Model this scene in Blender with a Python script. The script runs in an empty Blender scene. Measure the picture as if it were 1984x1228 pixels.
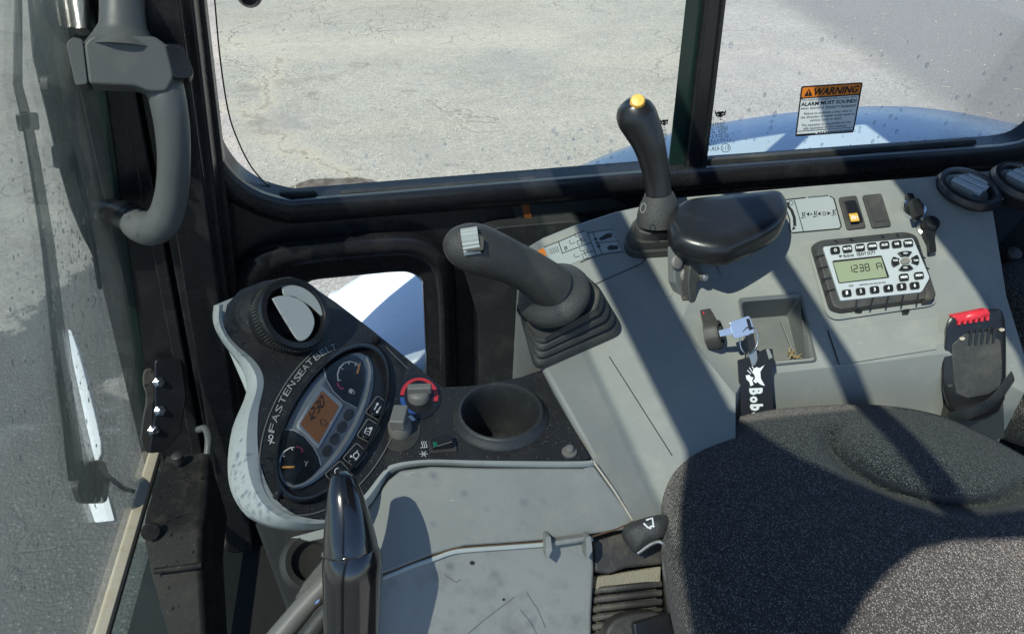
import bpy, bmesh, math, random
from mathutils import Vector, Matrix
random.seed(7)
S = bpy.context.scene
COL = S.collection
# ------------------------------------------------------------------ camera, sky, sun, exposure
CAM_H, PITCH, YAW, FPX = 2.15, math.radians(36), math.radians(9), 1490.0
CC = Vector((0, 0, CAM_H))
CF = Vector((math.sin(YAW)*math.cos(PITCH), math.cos(YAW)*math.cos(PITCH), -math.sin(PITCH)))
CR = Vector((math.cos(YAW), -math.sin(YAW), 0))
CU = CR.cross(CF)
cd = bpy.data.cameras.new('camera'); cam = bpy.data.objects.new('camera', cd); COL.objects.link(cam)
cam.matrix_world = Matrix(((CR.x, CU.x, -CF.x, 0), (CR.y, CU.y, -CF.y, 0), (CR.z, CU.z, -CF.z, CAM_H), (0, 0, 0, 1)))
cd.sensor_width = 36; cd.sensor_fit = 'HORIZONTAL'; cd.lens = 36*FPX/1984
cd.clip_start = 0.05; cd.clip_end = 500
S.camera = cam
SUN_EL, SUN_AZ = math.radians(55), math.radians(40)      # light travels towards +X and +Y
SL = Vector((math.cos(SUN_EL)*math.cos(SUN_AZ), math.cos(SUN_EL)*math.sin(SUN_AZ), -math.sin(SUN_EL)))
w = bpy.data.worlds.new('World'); S.world = w; w.use_nodes = True
nt = w.node_tree; nt.nodes.clear()
sky = nt.nodes.new('ShaderNodeTexSky'); sky.sky_type = 'NISHITA'; sky.sun_disc = False
sky.sun_elevation = SUN_EL; sky.sun_rotation = math.atan2(-SL.x, -SL.y) % (2*math.pi)
sky.ozone_density = 5.5; sky.dust_density = 0.3
bg = nt.nodes.new('ShaderNodeBackground'); bg.inputs['Strength'].default_value = 0.12
wo = nt.nodes.new('ShaderNodeOutputWorld')
nt.links.new(sky.outputs[0], bg.inputs[0]); nt.links.new(bg.outputs[0], wo.inputs[0])
sd = bpy.data.lights.new('sun', 'SUN'); sun = bpy.data.objects.new('sun', sd); COL.objects.link(sun)
sd.energy = 4.9; sd.angle = math.radians(0.5); sd.color = (1.0, 0.945, 0.85)
sun.rotation_euler = SL.to_track_quat('-Z', 'Y').to_euler(); sun.location = (-6, -4, 10)
S.view_settings.view_transform = 'Standard'; S.view_settings.look = 'None'
S.view_settings.exposure = 0.56; S.view_settings.gamma = 1.0; S.view_settings.use_curve_mapping = False
S.cycles.max_bounces = 10; S.cycles.transparent_max_bounces = 24; S.cycles.diffuse_bounces = 4
S.cycles.caustics_reflective = False; S.cycles.caustics_refractive = False

# ------------------------------------------------------------------ pixel rays -> points on real planes
def ray(u, v): return CF + CR*((u-992)/FPX) + CU*((614-v)/FPX)
def pd(u, v, d): return CC + ray(u, v)*d
def pz(u, v, z): r = ray(u, v); return CC + r*((z-CAM_H)/r.z)
def py(u, v, y): r = ray(u, v); return CC + r*(y/r.y)
class Pl:
    def __init__(s, p, n): s.p = Vector(p); s.n = Vector(n).normalized()
    def off(s, h): return Pl(s.p + s.n*h, s.n)
    def hit(s, u, v, h=0):
        r = ray(u, v); return CC + r*(((s.p + s.n*h) - CC).dot(s.n)/r.dot(s.n))
def tilt(tx, ty): return Vector((math.tan(math.radians(tx)), -math.tan(math.radians(ty)), 1)).normalized()
YW = 1.10
PB = Pl((0, 0, 1.541), (0, 0, 1))                       # cup holder panel
PD = Pl((.2, .68, 1.575), tilt(0, 12))                  # joystick deck
PR = Pl(pd(1690, 530, 1.03), tilt(-4, 25))              # radio panel
_a, _b = PB.hit(745, 905), PB.hit(792, 697); _ax = _b-_a
_h = Vector((_ax.y, -_ax.x, 0)).normalized()
PP = Pl(_a, _h*math.sin(math.radians(25)) + Vector((0, 0, math.cos(math.radians(25)))))   # instrument pod face
PS = Pl(PB.hit(1145, 890), (0, -.62, .78))              # front slope of the consoles
PW = Pl((0, YW, 1.6), (0, -1, 0))                       # right cab wall
PG = Pl((-.48, 1, 1.142), (1, 0, -.166))                # raked front window
PGR = Pl((0, 0, 0), (0, 0, 1))

# ------------------------------------------------------------------ materials
def new_mat(name):
    m = bpy.data.materials.new(name); m.use_nodes = True
    n = m.node_tree.nodes; n.clear()
    o = n.new('ShaderNodeOutputMaterial'); b = n.new('ShaderNodeBsdfPrincipled')
    m.node_tree.links.new(b.outputs[0], o.inputs[0])
    return m, m.node_tree, b, o
class NB:
    def __init__(s, t): s.t = t; s.n = t.nodes; s.l = t.links; s.pos = None
    def P(s):
        if s.pos is None: s.pos = s.n.new('ShaderNodeNewGeometry').outputs['Position']
        return s.pos
    def link(s, a, b): s.l.new(a, b)
    def val(s, sock, x):
        if hasattr(x, 'is_linked') or hasattr(x, 'links'): s.l.new(x, sock)
        else: sock.default_value = x
    def noise(s, scale, detail=4, rough=.55, vec=None, dist=0):
        k = s.n.new('ShaderNodeTexNoise'); k.inputs['Scale'].default_value = scale; k.inputs['Detail'].default_value = detail
        k.inputs['Roughness'].default_value = rough; k.inputs['Distortion'].default_value = dist
        s.l.new(vec or s.P(), k.inputs['Vector']); return k.outputs['Fac']
    def voro(s, scale, feat='F1', vec=None, out='Distance', rnd=1):
        k = s.n.new('ShaderNodeTexVoronoi'); k.feature = feat; k.inputs['Scale'].default_value = scale
        k.inputs['Randomness'].default_value = rnd
        s.l.new(vec or s.P(), k.inputs['Vector']); return k.outputs[out]
    def ramp(s, x, a, b, ca=0, cb=1):
        k = s.n.new('ShaderNodeMapRange'); k.inputs[1].default_value = a; k.inputs[2].default_value = b
        k.inputs[3].default_value = ca; k.inputs[4].default_value = cb; k.clamp = True
        s.l.new(x, k.inputs[0]); return k.outputs[0]
    def math(s, op, a, b=0):
        k = s.n.new('ShaderNodeMath'); k.operation = op; s.val(k.inputs[0], a); s.val(k.inputs[1], b); return k.outputs[0]
    def mix(s, f, a, b):
        k = s.n.new('ShaderNodeMix'); k.data_type = 'RGBA'
        s.val(k.inputs[0], f)
        for sock, c in ((k.inputs[6], a), (k.inputs[7], b)):
            if isinstance(c, tuple): sock.default_value = (*c, 1) if len(c) == 3 else c
            else: s.l.new(c, sock)
        return k.outputs[2]
    def scalev(s, v, sc):
        k = s.n.new('ShaderNodeVectorMath'); k.operation = 'MULTIPLY'; s.l.new(v, k.inputs[0]); k.inputs[1].default_value = sc; return k.outputs[0]
    def dot(s, v, d):
        k = s.n.new('ShaderNodeVectorMath'); k.operation = 'DOT_PRODUCT'; s.l.new(v, k.inputs[0]); k.inputs[1].default_value = d; return k.outputs['Value']
    def bump(s, h, strength, dist, b, nrm=None):
        k = s.n.new('ShaderNodeBump'); k.inputs['Strength'].default_value = strength; k.inputs['Distance'].default_value = dist
        s.l.new(h, k.inputs['Height'])
        if nrm is not None: s.l.new(nrm, k.inputs['Normal'])
        s.l.new(k.outputs[0], b.inputs['Normal']); return k.outputs[0]
def simple(name, c, rough=.5, metal=0, spec=.5, coat=0, emit=None):
    m, t, b, o = new_mat(name)
    b.inputs['Base Color'].default_value = (*c, 1); b.inputs['Roughness'].default_value = rough
    b.inputs['Metallic'].default_value = metal; b.inputs['Specular IOR Level'].default_value = spec
    if coat: b.inputs['Coat Weight'].default_value = coat; b.inputs['Coat Roughness'].default_value = .12
    return m
def worn(name, c, rough=.5, dust=(.30, .27, .22), dust_amt=.25, grain=1500, bump=.06, scratch=.3, specks=0, spec=.5, blot=.12, coat=0):
    """moulded plastic or paint: uneven tone, dust film, scuffs, grain, tiny specks"""
    m, t, b, o = new_mat(name); k = NB(t)
    big = k.ramp(k.noise(9, 5, .6), .3, .72)
    col = k.mix(k.math('MULTIPLY', big, blot*2), c, tuple(x*.72 for x in c))
    fd = k.math('MULTIPLY', k.ramp(k.noise(23, 8, .7), .5, .78), dust_amt)
    col = k.mix(fd, col, dust)
    if scratch:
        sc = k.noise(1, 3, .6, k.scalev(k.P(), (60, 420, 60)), 1.2)
        sm = k.math('MULTIPLY', k.ramp(sc, .66, .72), k.ramp(k.noise(14, 2), .5, .65))
        col = k.mix(k.math('MULTIPLY', sm, scratch), col, tuple(min(1, x*1.6+.05) for x in c))
    if specks:
        v = k.voro(330); cm = k.ramp(v, .10, .16, 1, 0)
        sel = k.ramp(k.noise(160, 1), .55, .6)
        col = k.mix(k.math('MULTIPLY', k.math('MULTIPLY', cm, sel), specks), col, (.5, .5, .47))
    k.link(col, b.inputs['Base Color'])
    b.inputs['Specular IOR Level'].default_value = spec
    r = k.math('ADD', k.math('MULTIPLY', big, .12), rough-.05); r = k.math('ADD', r, k.math('MULTIPLY', fd, .5))
    k.link(r, b.inputs['Roughness'])
    if coat: b.inputs['Coat Weight'].default_value = coat; b.inputs['Coat Roughness'].default_value = .1
    k.bump(k.noise(grain, 2, .5), bump*4, .0006, b)
    return m
M = {}
M['grey'] = worn('console_grey_plastic', (.238, .247, .231), .48, (.36, .34, .28), .42, 1700, .09, .5, .35, .5, .19)
M['greyfloor'] = worn('scuffed_grey_plastic', (.275, .284, .266), .5, (.08, .08, .075), .5, 900, .06, .6, .2)
M['shell'] = worn('pale_grey_plastic', (.42, .455, .435), .42, (.45, .43, .38), .2, 1700, .05, .15, 0)
M['blacktex'] = worn('grained_black_plastic', (.016, .017, .019), .46, (.12, .12, .11), .25, 900, .4, .2, .85)
M['rubber'] = worn('dusty_black_rubber', (.042, .042, .040), .5, (.20, .18, .14), .30, 1200, .15, .2, .2)
M['grip'] = worn('grained_black_grip', (.048, .048, .046), .42, (.15, .13, .10), .25, 800, .35, .2, .1)
M['smooth'] = worn('smooth_black_plastic', (.013, .014, .016), .30, (.12, .11, .10), .10, 500, .03, .25, .1)
M['handle'] = worn('charcoal_handle_plastic', (.125, .132, .127), .42, (.26, .25, .22), .30, 1200, .08, .2, 0)
M['paint'] = worn('black_cab_paint', (.019, .0195, .022), .27, (.13, .12, .11), .22, 250, .03, .3, .25, .45, .1)
M['dimboard'] = worn('scuffed_black_board', (.03, .033, .034), .5, (.16, .16, .15), .25, 700, .1, .5, .35)
M['dusty'] = worn('dust_covered_plastic', (.042, .040, .036), .5, (.26, .22, .16), .55, 700, .15, .5, .3)
M['sand'] = worn('sand_dust', (.34, .30, .22), .9, (.2, .17, .12), .5, 500, .6, .0, .4)
M['steel'] = worn('dull_steel', (.45, .44, .42), .35, (.3, .25, .18), .3, 900, .05, .3); 
for _m in ('steel',): M[_m].node_tree.nodes['Principled BSDF'].inputs['Metallic'].default_value = .85
M['chrome'] = simple('bright_metal', (.75, .76, .78), .16, 1)
M['silver'] = worn('satin_silver_paint', (.56, .60, .62), .32, (.4, .4, .38), .08, 1500, .03, .1); M['silver'].node_tree.nodes['Principled BSDF'].inputs['Metallic'].default_value = .25
M['dialsilver'] = simple('dial_silver', (.30, .33, .36), .34, .5)
M['trim'] = worn('tan_seal_strip', (.52, .47, .37), .6, (.30, .21, .10), .75, 600, .1, .3)
M['brown'] = simple('rust_brown_line', (.10, .055, .025), .8)
M['ink'] = simple('black_ink', (.012, .012, .014), .5)
M['white'] = simple('white_print', (.78, .79, .78), .5)
M['offwhite'] = simple('pale_label', (.66, .68, .66), .4)
M['decal'] = worn('grey_label_film', (.31, .34, .34), .36, (.4, .38, .33), .1, 1500, .02, .1)
M['orange'] = simple('orange_print', (.85, .24, .025), .45)
M['needle'] = simple('orange_needle', (.80, .36, .10), .5)
M['red'] = simple('red_print', (.55, .035, .045), .45)
M['redbtn'] = simple('red_button_plastic', (.62, .03, .045), .35)
M['pink'] = simple('pink_print', (.50, .08, .16), .5)
M['blue'] = simple('blue_print', (.03, .09, .30), .45)
M['green'] = simple('green_lens', (.01, .13, .07), .25)
M['amber'] = simple('amber_lens', (.62, .36, .05), .3)
M['yellow'] = simple('yellow_button', (.85, .46, .09), .4)
M['lcdorange'] = simple('orange_display', (.46, .185, .06), .3)
M['housing'] = worn('dusty_black_housing', (.016, .016, .0155), .60, (.16, .14, .11), .38, 600, .08, .4, .3, .22)
M['gloss'] = worn('polished_black_grip', (.007, .0075, .009), .16, (.12, .11, .10), .06, 250, .01, .4, .15, .6, .1, .9)
M['shadeorange'] = simple('shaded_orange_print', (.26, .085, .02), .6)  # orange darkened: the shade on the wall sticker is put into its colour
M['emboss'] = simple('highlight_grey_lettering', (.36, .36, .34), .4)  # pale grey stands in for light catching the raised letters
M['scuff'] = simple('dark_scuff', (.13, .135, .13), .6)
M['lcdgreen'] = simple('green_display', (.25, .29, .19), .25)
M['lens'] = simple('smoked_dial', (.018, .022, .024), .22)
M['lamp'] = simple('unlit_lamp', (.06, .065, .065), .4)
M['knob'] = worn('grey_knob_plastic', (.17, .165, .15), .45, (.3, .27, .2), .4, 900, .08, .2)
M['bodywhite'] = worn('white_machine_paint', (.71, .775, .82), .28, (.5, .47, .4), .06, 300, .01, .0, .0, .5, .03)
M['straw'] = simple('dry_straw', (.30, .21, .10), .9)
M['dark'] = simple('cab_floor_mat', (.010, .010, .011), .8)
M['key'] = simple('nickel_key', (.80, .84, .90), .25, .8)
def glass(name, tint, veil=.0, refl=1.0, drops=False):
    m, t, b, o = new_mat(name); t.nodes.remove(b); k = NB(t)
    tr = t.nodes.new('ShaderNodeBsdfTransparent'); tr.inputs[0].default_value = (*tint, 1)
    gl = t.nodes.new('ShaderNodeBsdfGlossy'); gl.inputs['Roughness'].default_value = .02; gl.inputs[0].default_value = (1, 1, 1, 1)
    fr = t.nodes.new('ShaderNodeFresnel'); fr.inputs[0].default_value = 1.45
    mx = t.nodes.new('ShaderNodeMixShader'); k.link(k.math('MULTIPLY', fr.outputs[0], .5*refl), mx.inputs[0])
    k.link(tr.outputs[0], mx.inputs[1]); k.link(gl.outputs[0], mx.inputs[2])
    last = mx.outputs[0]
    if veil:
        df = t.nodes.new('ShaderNodeBsdfDiffuse'); df.inputs[0].default_value = (.66, .72, .69, 1)
        m2 = t.nodes.new('ShaderNodeMixShader')
        k.link(k.math('ADD', k.math('MULTIPLY', k.ramp(k.noise(5, 7, .65), .35, .75), veil), veil*.35), m2.inputs[0])
        k.link(last, m2.inputs[1]); k.link(df.outputs[0], m2.inputs[2]); last = m2.outputs[0]
    k.link(last, o.inputs[0]); return m
M['wsglass'] = glass('green_front_glass', (.935, .968, .95), .105)
M['roofglass'] = glass('tinted_roof_glass', (.83, .87, .855), .0)
M['sundimmer'] = glass('sun_dimming_tint', (.62, .66, .65), .0)
M['lowglass'] = glass('dusty_lower_glass', (.75, .83, .80), .10)
M['sideglass'] = glass('green_side_glass', (.945, .970, .942), .006, .8)
M['sideglass2'] = glass('clear_side_glass', (.955, .975, .985), .003, .6)
M['edgeglass'] = simple('glass_edge_seal', (.012, .03, .026), .2)
def drop_mat(nm, tint):
    m, t, b, o = new_mat(nm); t.nodes.remove(b); k = NB(t)
    tr = t.nodes.new('ShaderNodeBsdfTransparent'); tr.inputs[0].default_value = (*tint, 1)
    gl = t.nodes.new('ShaderNodeBsdfGlossy'); gl.inputs['Roughness'].default_value = .03
    lw = t.nodes.new('ShaderNodeLayerWeight'); lw.inputs[0].default_value = .35
    mx = t.nodes.new('ShaderNodeMixShader'); k.link(lw.outputs[1], mx.inputs[0]); k.link(tr.outputs[0], mx.inputs[1]); k.link(gl.outputs[0], mx.inputs[2])
    k.link(mx.outputs[0], o.inputs[0]); return m
M['dialglass'] = glass('clear_dial_lens', (.98, .985, .99), .0, 1.4)
M['drop'] = drop_mat('water_drop', (.60, .62, .62)); M['drop2'] = drop_mat('clear_water_drop', (.90, .93, .96))
def fabric():
    m, t, b, o = new_mat('speckled_seat_fabric'); k = NB(t)
    wv_ = k.scalev(k.P(), (1.0, .62, 1.0)); v = k.voro(720, vec=wv_, rnd=.9); cell = k.voro(720, vec=wv_, out='Color', rnd=.9); 
    sel = k.ramp(k.dot(cell, (1, 0, 0)), .34, .60)
    dotm = k.math('MULTIPLY', k.ramp(v, .20, .40, 1, 0), sel)
    tone = k.ramp(k.noise(300, 3), .3, .7)
    colr = k.mix(tone, (.013, .0133, .0128), (.046, .046, .042))
    colr = k.mix(dotm, colr, (.31, .29, .265))
    k.link(colr, b.inputs['Base Color']); b.inputs['Roughness'].default_value = .95; b.inputs['Specular IOR Level'].default_value = .15
    b.inputs['Sheen Weight'].default_value = .25; b.inputs['Sheen Tint'].default_value = (.8, .75, .75, 1)
    k.bump(k.math('ADD', v, k.math('MULTIPLY', k.noise(700, 2), .8)), .9, .0016, b); return m
M['fabric'] = fabric()
def ground_mat():
    m, t, b, o = new_mat('worn_yard_surface'); k = NB(t); P = k.P()
    def side(p, q):                      # signed distance to a ground line through two points
        d = (q-p).normalized(); n = Vector((-d.y, d.x, 0)); c = -n.dot(p)
        return k.math('ADD', k.dot(P, n), c)
    # concrete
    n1 = k.ramp(k.noise(.9, 8, .62), .32, .7); n2 = k.ramp(k.noise(7, 8, .7), .35, .7); fine = k.noise(90, 5, .75)
    conc = k.mix(n1, (.322, .314, .290), (.222, .220, .208)); conc = k.mix(k.math('MULTIPLY', n2, .55), conc, (.345, .33, .285))
    conc = k.mix(k.ramp(fine, .53, .70, 0, .5), conc, (.43, .415, .375)); conc = k.mix(k.ramp(fine, .32, .46, .5, 0), conc, (.125, .122, .11))
    sandy = k.math('MULTIPLY', k.ramp(k.noise(.55, 6, .65, k.scalev(P, (.45, 1.6, 1))), .50, .66), .8)
    conc = k.mix(sandy, conc, k.mix(k.ramp(fine, .4, .6), (.375, .352, .295), (.295, .280, .24)))
    stain = k.ramp(k.noise(2.1, 4, .6, k.scalev(P, (.6, 1.6, 1))), .66, .72, 0, .5); conc = k.mix(stain, conc, (.14, .13, .11))
    wv = t.nodes.new('ShaderNodeTexNoise'); wv.inputs['Scale'].default_value = 2.2; wv.inputs['Detail'].default_value = 5; k.link(P, wv.inputs['Vector'])
    ad = t.nodes.new('ShaderNodeVectorMath'); ad.operation = 'MULTIPLY_ADD'; k.link(wv.outputs['Color'], ad.inputs[0]); ad.inputs[1].default_value = (.7, .7, .7); k.link(P, ad.inputs[2])
    cr = k.voro(.75, 'DISTANCE_TO_EDGE', ad.outputs[0]); cr2 = k.voro(2.6, 'DISTANCE_TO_EDGE', ad.outputs[0])
    far = k.ramp(side(pz(380, 215, 0), pz(1100, 60, 0)), -.4, .5)
    crk = k.math('MAXIMUM', k.math('MULTIPLY', k.ramp(cr, .003, .012, 1, 0), k.ramp(k.noise(.5, 2), .5, .6)), k.math('MULTIPLY', k.ramp(cr2, .008, .028, 1, 0), k.math('MULTIPLY', far, k.ramp(k.noise(.8, 2), .45, .6))))
    conc = k.mix(k.math('MULTIPLY', k.math('MULTIPLY', crk, k.ramp(k.noise(9, 3), .38, .62)), .45), conc, (.10, .09, .075))
    # single grains of the surface: every cell its own tone
    for sc_, lo_, hi_ in ((120, .85, 1.14), (70, .92, 1.08), (45, .93, 1.06), (16, .97, 1.03)):
        cc = k.voro(sc_, out='Color'); kk_ = t.nodes.new('ShaderNodeVectorMath'); kk_.operation = 'SCALE'
        k.link(conc, kk_.inputs[0]); k.link(k.ramp(k.dot(cc, (0, 1, 0)), .05, .95, lo_, hi_), kk_.inputs['Scale']); conc = kk_.outputs[0]
    lg_ = k.voro(120, out='Color'); conc = k.mix(k.ramp(k.dot(lg_, (1, 0, 0)), .94, .98, 0, .55), conc, (.52, .51, .47)); conc = k.mix(k.ramp(k.dot(lg_, (1, 0, 0)), .03, .06, .5, 0), conc, (.09, .088, .08))
    # sand-filled cracks, ruts and stains where the photograph shows them
    wz = k.noise(5, 5, .65); wP = t.nodes.new('ShaderNodeVectorMath'); wP.operation = 'MULTIPLY_ADD'
    wn_ = t.nodes.new('ShaderNodeTexNoise'); wn_.inputs['Scale'].default_value = 3.5; wn_.inputs['Detail'].default_value = 6; wn_.inputs['Roughness'].default_value = .65; k.link(P, wn_.inputs['Vector'])
    sb_ = t.nodes.new('ShaderNodeVectorMath'); sb_.operation = 'SUBTRACT'; k.link(wn_.outputs['Color'], sb_.inputs[0]); sb_.inputs[1].default_value = (.5, .5, .5)
    k.link(sb_.outputs[0], wP.inputs[0]); wP.inputs[1].default_value = (.55, .55, 0); k.link(P, wP.inputs[2])
    def segd(a, b):
        ba = b-a; pa = t.nodes.new('ShaderNodeVectorMath'); pa.operation = 'SUBTRACT'; k.link(wP.outputs[0], pa.inputs[0]); pa.inputs[1].default_value = a
        hh_ = k.ramp(k.dot(pa.outputs[0], ba/ba.dot(ba)), 0, 1)
        sv = t.nodes.new('ShaderNodeVectorMath'); sv.operation = 'SCALE'; sv.inputs[0].default_value = ba; k.link(hh_, sv.inputs['Scale'])
        df = t.nodes.new('ShaderNodeVectorMath'); df.operation = 'DISTANCE'; k.link(pa.outputs[0], df.inputs[0]); k.link(sv.outputs[0], df.inputs[1]); return df.outputs['Value']
    def pathd(pts):
        q = [pz(u, v, 0) for u, v in pts]; d = None
        for a, b in zip(q, q[1:]): e = segd(a, b); d = e if d is None else k.math('MINIMUM', d, e)
        return d
    d1 = pathd([(533, 112), (520, 165), (508, 215), (512, 252), (560, 285), (640, 318), (700, 352)])
    d2 = pathd([(405, 100), (560, 86), (720, 82), (900, 76), (1010, 70)]); d3 = pathd([(430, 205), (500, 225), (512, 250)])
    d4 = pathd([(555, 158), (640, 152)]); d5 = pathd([(470, 35), (600, 20), (760, 14), (930, 10)])
    br = k.ramp(k.noise(11, 5, .7), .35, .65, .25, 1)
    conc = k.mix(k.math('MULTIPLY', k.ramp(d2, .02, .55, .8, 0), br), conc, (.40, .385, .325))
    conc = k.mix(k.math('MULTIPLY', k.ramp(d5, .02, .7, .6, 0), br), conc, (.26, .235, .20))
    conc = k.mix(k.math('MULTIPLY', k.ramp(k.math('MINIMUM', d1, d3), .03, .16, .8, 0), br), conc, (.385, .355, .28))
    conc = k.mix(k.math('MULTIPLY', k.ramp(k.math('MINIMUM', d1, d3), .004, .022, .75, 0), br), conc, (.13, .11, .085))
    conc = k.mix(k.math('MULTIPLY', k.ramp(d4, .02, .12, .6, 0), br), conc, (.16, .145, .12))
    for (u_, v_, r_, c_) in ((540, 240, .30, (.20, .20, .20)), (610, 184, .09, (.13, .125, .115)), (795, 174, .08, (.13, .125, .115)), (875, 219, .06, (.14, .135, .12)), (485, 170, .10, (.17, .16, .14)), (1265, 160, .06, (.12, .115, .10)), (1130, 190, .05, (.14, .13, .12)), (690, 128, .07, (.17, .15, .12)), (1000, 120, .5, (.235, .235, .23)), (820, 300, .4, (.25, .245, .225)), (1480, 130, .45, (.25, .245, .24))):
        dd = t.nodes.new('ShaderNodeVectorMath'); dd.operation = 'DISTANCE'; k.link(wP.outputs[0], dd.inputs[0]); dd.inputs[1].default_value = pz(u_, v_, 0)
        conc = k.mix(k.math('MULTIPLY', k.ramp(dd.outputs['Value'], r_*.3, r_, .75, 0), br), conc, c_)
    # asphalt
    peb = k.voro(85); pc = k.voro(85, out='Color'); a1 = k.ramp(k.noise(1.6, 6, .65), .3, .7)
    asp = k.mix(a1, (.092, .096, .095), (.138, .14, .135))
    asp = k.mix(k.math('MULTIPLY', k.ramp(peb, .25, .42, 1, 0), k.ramp(k.dot(pc, (1, 0, 0)), .78, .9)), asp, (.26, .26, .245))
    asp = k.mix(k.ramp(fine, .32, .45, .7, 0), asp, (.04, .04, .04))
    wob = k.math('MULTIPLY', k.math('SUBTRACT', k.noise(3.2, 6, .7), .5), .9)
    sl = k.math('ADD', side(pz(250, 470, 0), pz(0, 640, 0)), wob)
    sl2 = k.math('ADD', side(pz(250, 480, 0), pz(420, 900, 0)), wob)
    left = k.math('MULTIPLY', k.ramp(sl, -.03, .03), k.ramp(sl2, .03, -.03))
    pat = k.ramp(k.noise(1.35, 5, .6), .60, .63); left = k.math('MULTIPLY', left, k.math('SUBTRACT', 1, k.math('MULTIPLY', pat, .8)))
    rr = k.math('ADD', side(pz(1530, 10, 0), pz(1900, 235, 0)), k.math('MULTIPLY', wob, .35))
    right = k.ramp(rr, -.2, .2)
    msk = k.math('MAXIMUM', left, right)
    aspr = k.mix(.75, asp, (.225, .224, .216))
    col = k.mix(msk, conc, k.mix(right, asp, aspr))
    # coarse gravelly wear between the slab and the right-hand tarmac
    g = k.math('MULTIPLY', k.ramp(side(pz(1000, 200, 0), pz(1500, 400, 0)), -2.0, .6), .5)
    col = k.mix(k.math('MULTIPLY', g, k.ramp(peb, .2, .4, 1, 0)), col, (.45, .45, .43))
    # dark wet patch below the sill and a few oil marks
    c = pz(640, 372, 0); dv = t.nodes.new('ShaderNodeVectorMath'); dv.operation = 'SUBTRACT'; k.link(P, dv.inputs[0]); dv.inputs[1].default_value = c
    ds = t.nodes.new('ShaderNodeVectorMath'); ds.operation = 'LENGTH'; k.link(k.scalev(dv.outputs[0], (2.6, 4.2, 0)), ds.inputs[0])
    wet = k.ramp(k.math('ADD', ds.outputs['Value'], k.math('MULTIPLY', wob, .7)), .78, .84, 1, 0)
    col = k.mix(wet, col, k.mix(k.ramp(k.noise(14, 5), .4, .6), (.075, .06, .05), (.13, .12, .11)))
    k.link(col, b.inputs['Base Color']); b.inputs['Roughness'].default_value = .88; b.inputs['Specular IOR Level'].default_value = .3
    hgt = k.math('ADD', k.math('MULTIPLY', fine, .6), k.math('MULTIPLY', k.math('SUBTRACT', 1, peb), k.math('ADD', k.math('MULTIPLY', msk, .9), .15)))
    k.bump(k.math('SUBTRACT', hgt, k.math('MULTIPLY', crk, 2.0)), .55, .012, b)
    return m
M['ground'] = ground_mat()

# ------------------------------------------------------------------ mesh helpers
class MB:
    def __init__(s): s.v = []; s.f = []
    def add(s, vs, fs):
        o = len(s.v); s.v += [Vector(x) for x in vs]; s.f += [tuple(i+o for i in f) for f in fs]; return s
    def prism(s, pts, vec):
        """closed outline pts pushed along vec"""
        n = len(pts); a = [Vector(p) for p in pts]; vec = Vector(vec)
        fs = [tuple(range(n-1, -1, -1)), tuple(range(n, 2*n))] + [(i, (i+1) % n, n+(i+1) % n, n+i) for i in range(n)]
        return s.add(a + [p+vec for p in a], fs)
    def box(s, c, ax, ay, az):
        c = Vector(c); return s.prism([c-ax-ay-az, c+ax-ay-az, c+ax+ay-az, c-ax+ay-az], az*2)
    def loft(s, rings, caps=True, closed=False):
        n = len(rings[0]); vs = [p for r in rings for p in r]; fs = []; m = len(rings)
        for i in range(m if closed else m-1):
            for j in range(n):
                a, b = i*n+j, i*n+(j+1) % n; c, d = ((i+1) % m)*n+(j+1) % n, ((i+1) % m)*n+j
                fs.append((a, b, c, d))
        if caps and not closed: fs += [tuple(range(n-1, -1, -1)), tuple(range((m-1)*n, m*n))]
        return s.add(vs, fs)
    def sweep(s, path, radii, seg=16, flat=None, up=None):
        """tube along 3D path; radii scalar list; flat=(k) squashes along 'up'"""
        P = [Vector(p) for p in path]; rings = []; u = None
        for i, p in enumerate(P):
            t = (P[min(i+1, len(P)-1)]-P[max(i-1, 0)]).normalized()
            if up is not None: u = (Vector(up) - t*t.dot(Vector(up))).normalized()
            elif u is None: u = t.orthogonal().normalized()
            else: u = (u - t*t.dot(u)).normalized()
            b = t.cross(u); r = radii[i] if hasattr(radii, '__len__') else radii
            ru, rb = (r if isinstance(r, tuple) else (r, r))
            if flat: ru *= flat
            rings.append([p + u*(ru*math.cos(2*math.pi*j/seg)) + b*(rb*math.sin(2*math.pi*j/seg)) for j in range(seg)])
        return s.loft(rings)
    def lathe(s, c, axis, prof, seg=32, u=None, caps=True, mod=None):
        """prof: list of (radius, height along axis)"""
        c = Vector(c); n = Vector(axis).normalized(); u = Vector(u) if u else n.orthogonal(); u = (u-n*u.dot(n)).normalized(); b = n.cross(u)
        rings = []
        for (r, h) in prof:
            rings.append([c + n*h + (u*math.cos(2*math.pi*j/seg) + b*math.sin(2*math.pi*j/seg))*(r*(mod(j) if mod else 1)) for j in range(seg)])
        return s.loft(rings, caps)
    def fan(s, outer, holes=()):
        """flat polygon with holes, triangulated"""
        bm = bmesh.new(); es = []
        for loop in [outer]+list(holes):
            vs = [bm.verts.new(p) for p in loop]
            es += [bm.edges.new((vs[i], vs[(i+1) % len(vs)])) for i in range(len(vs))]
        bmesh.ops.triangle_fill(bm, edges=es, use_beauty=True, use_dissolve=False)
        bm.verts.index_update()
        s.add([v.co.copy() for v in bm.verts], [tuple(v.index for v in f.verts) for f in bm.faces]); bm.free(); return s
    def slab(s, outer, holes, vec):
        """plate with holes and thickness"""
        vec = Vector(vec); s.fan(outer, holes); s.fan([p+vec for p in outer], [[p+vec for p in h] for h in holes])
        for loop in [outer]+list(holes):
            n = len(loop); s.add(list(loop)+[p+vec for p in loop], [(i, (i+1) % n, n+(i+1) % n, n+i) for i in range(n)])
        return s
class Thing: pass
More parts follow.
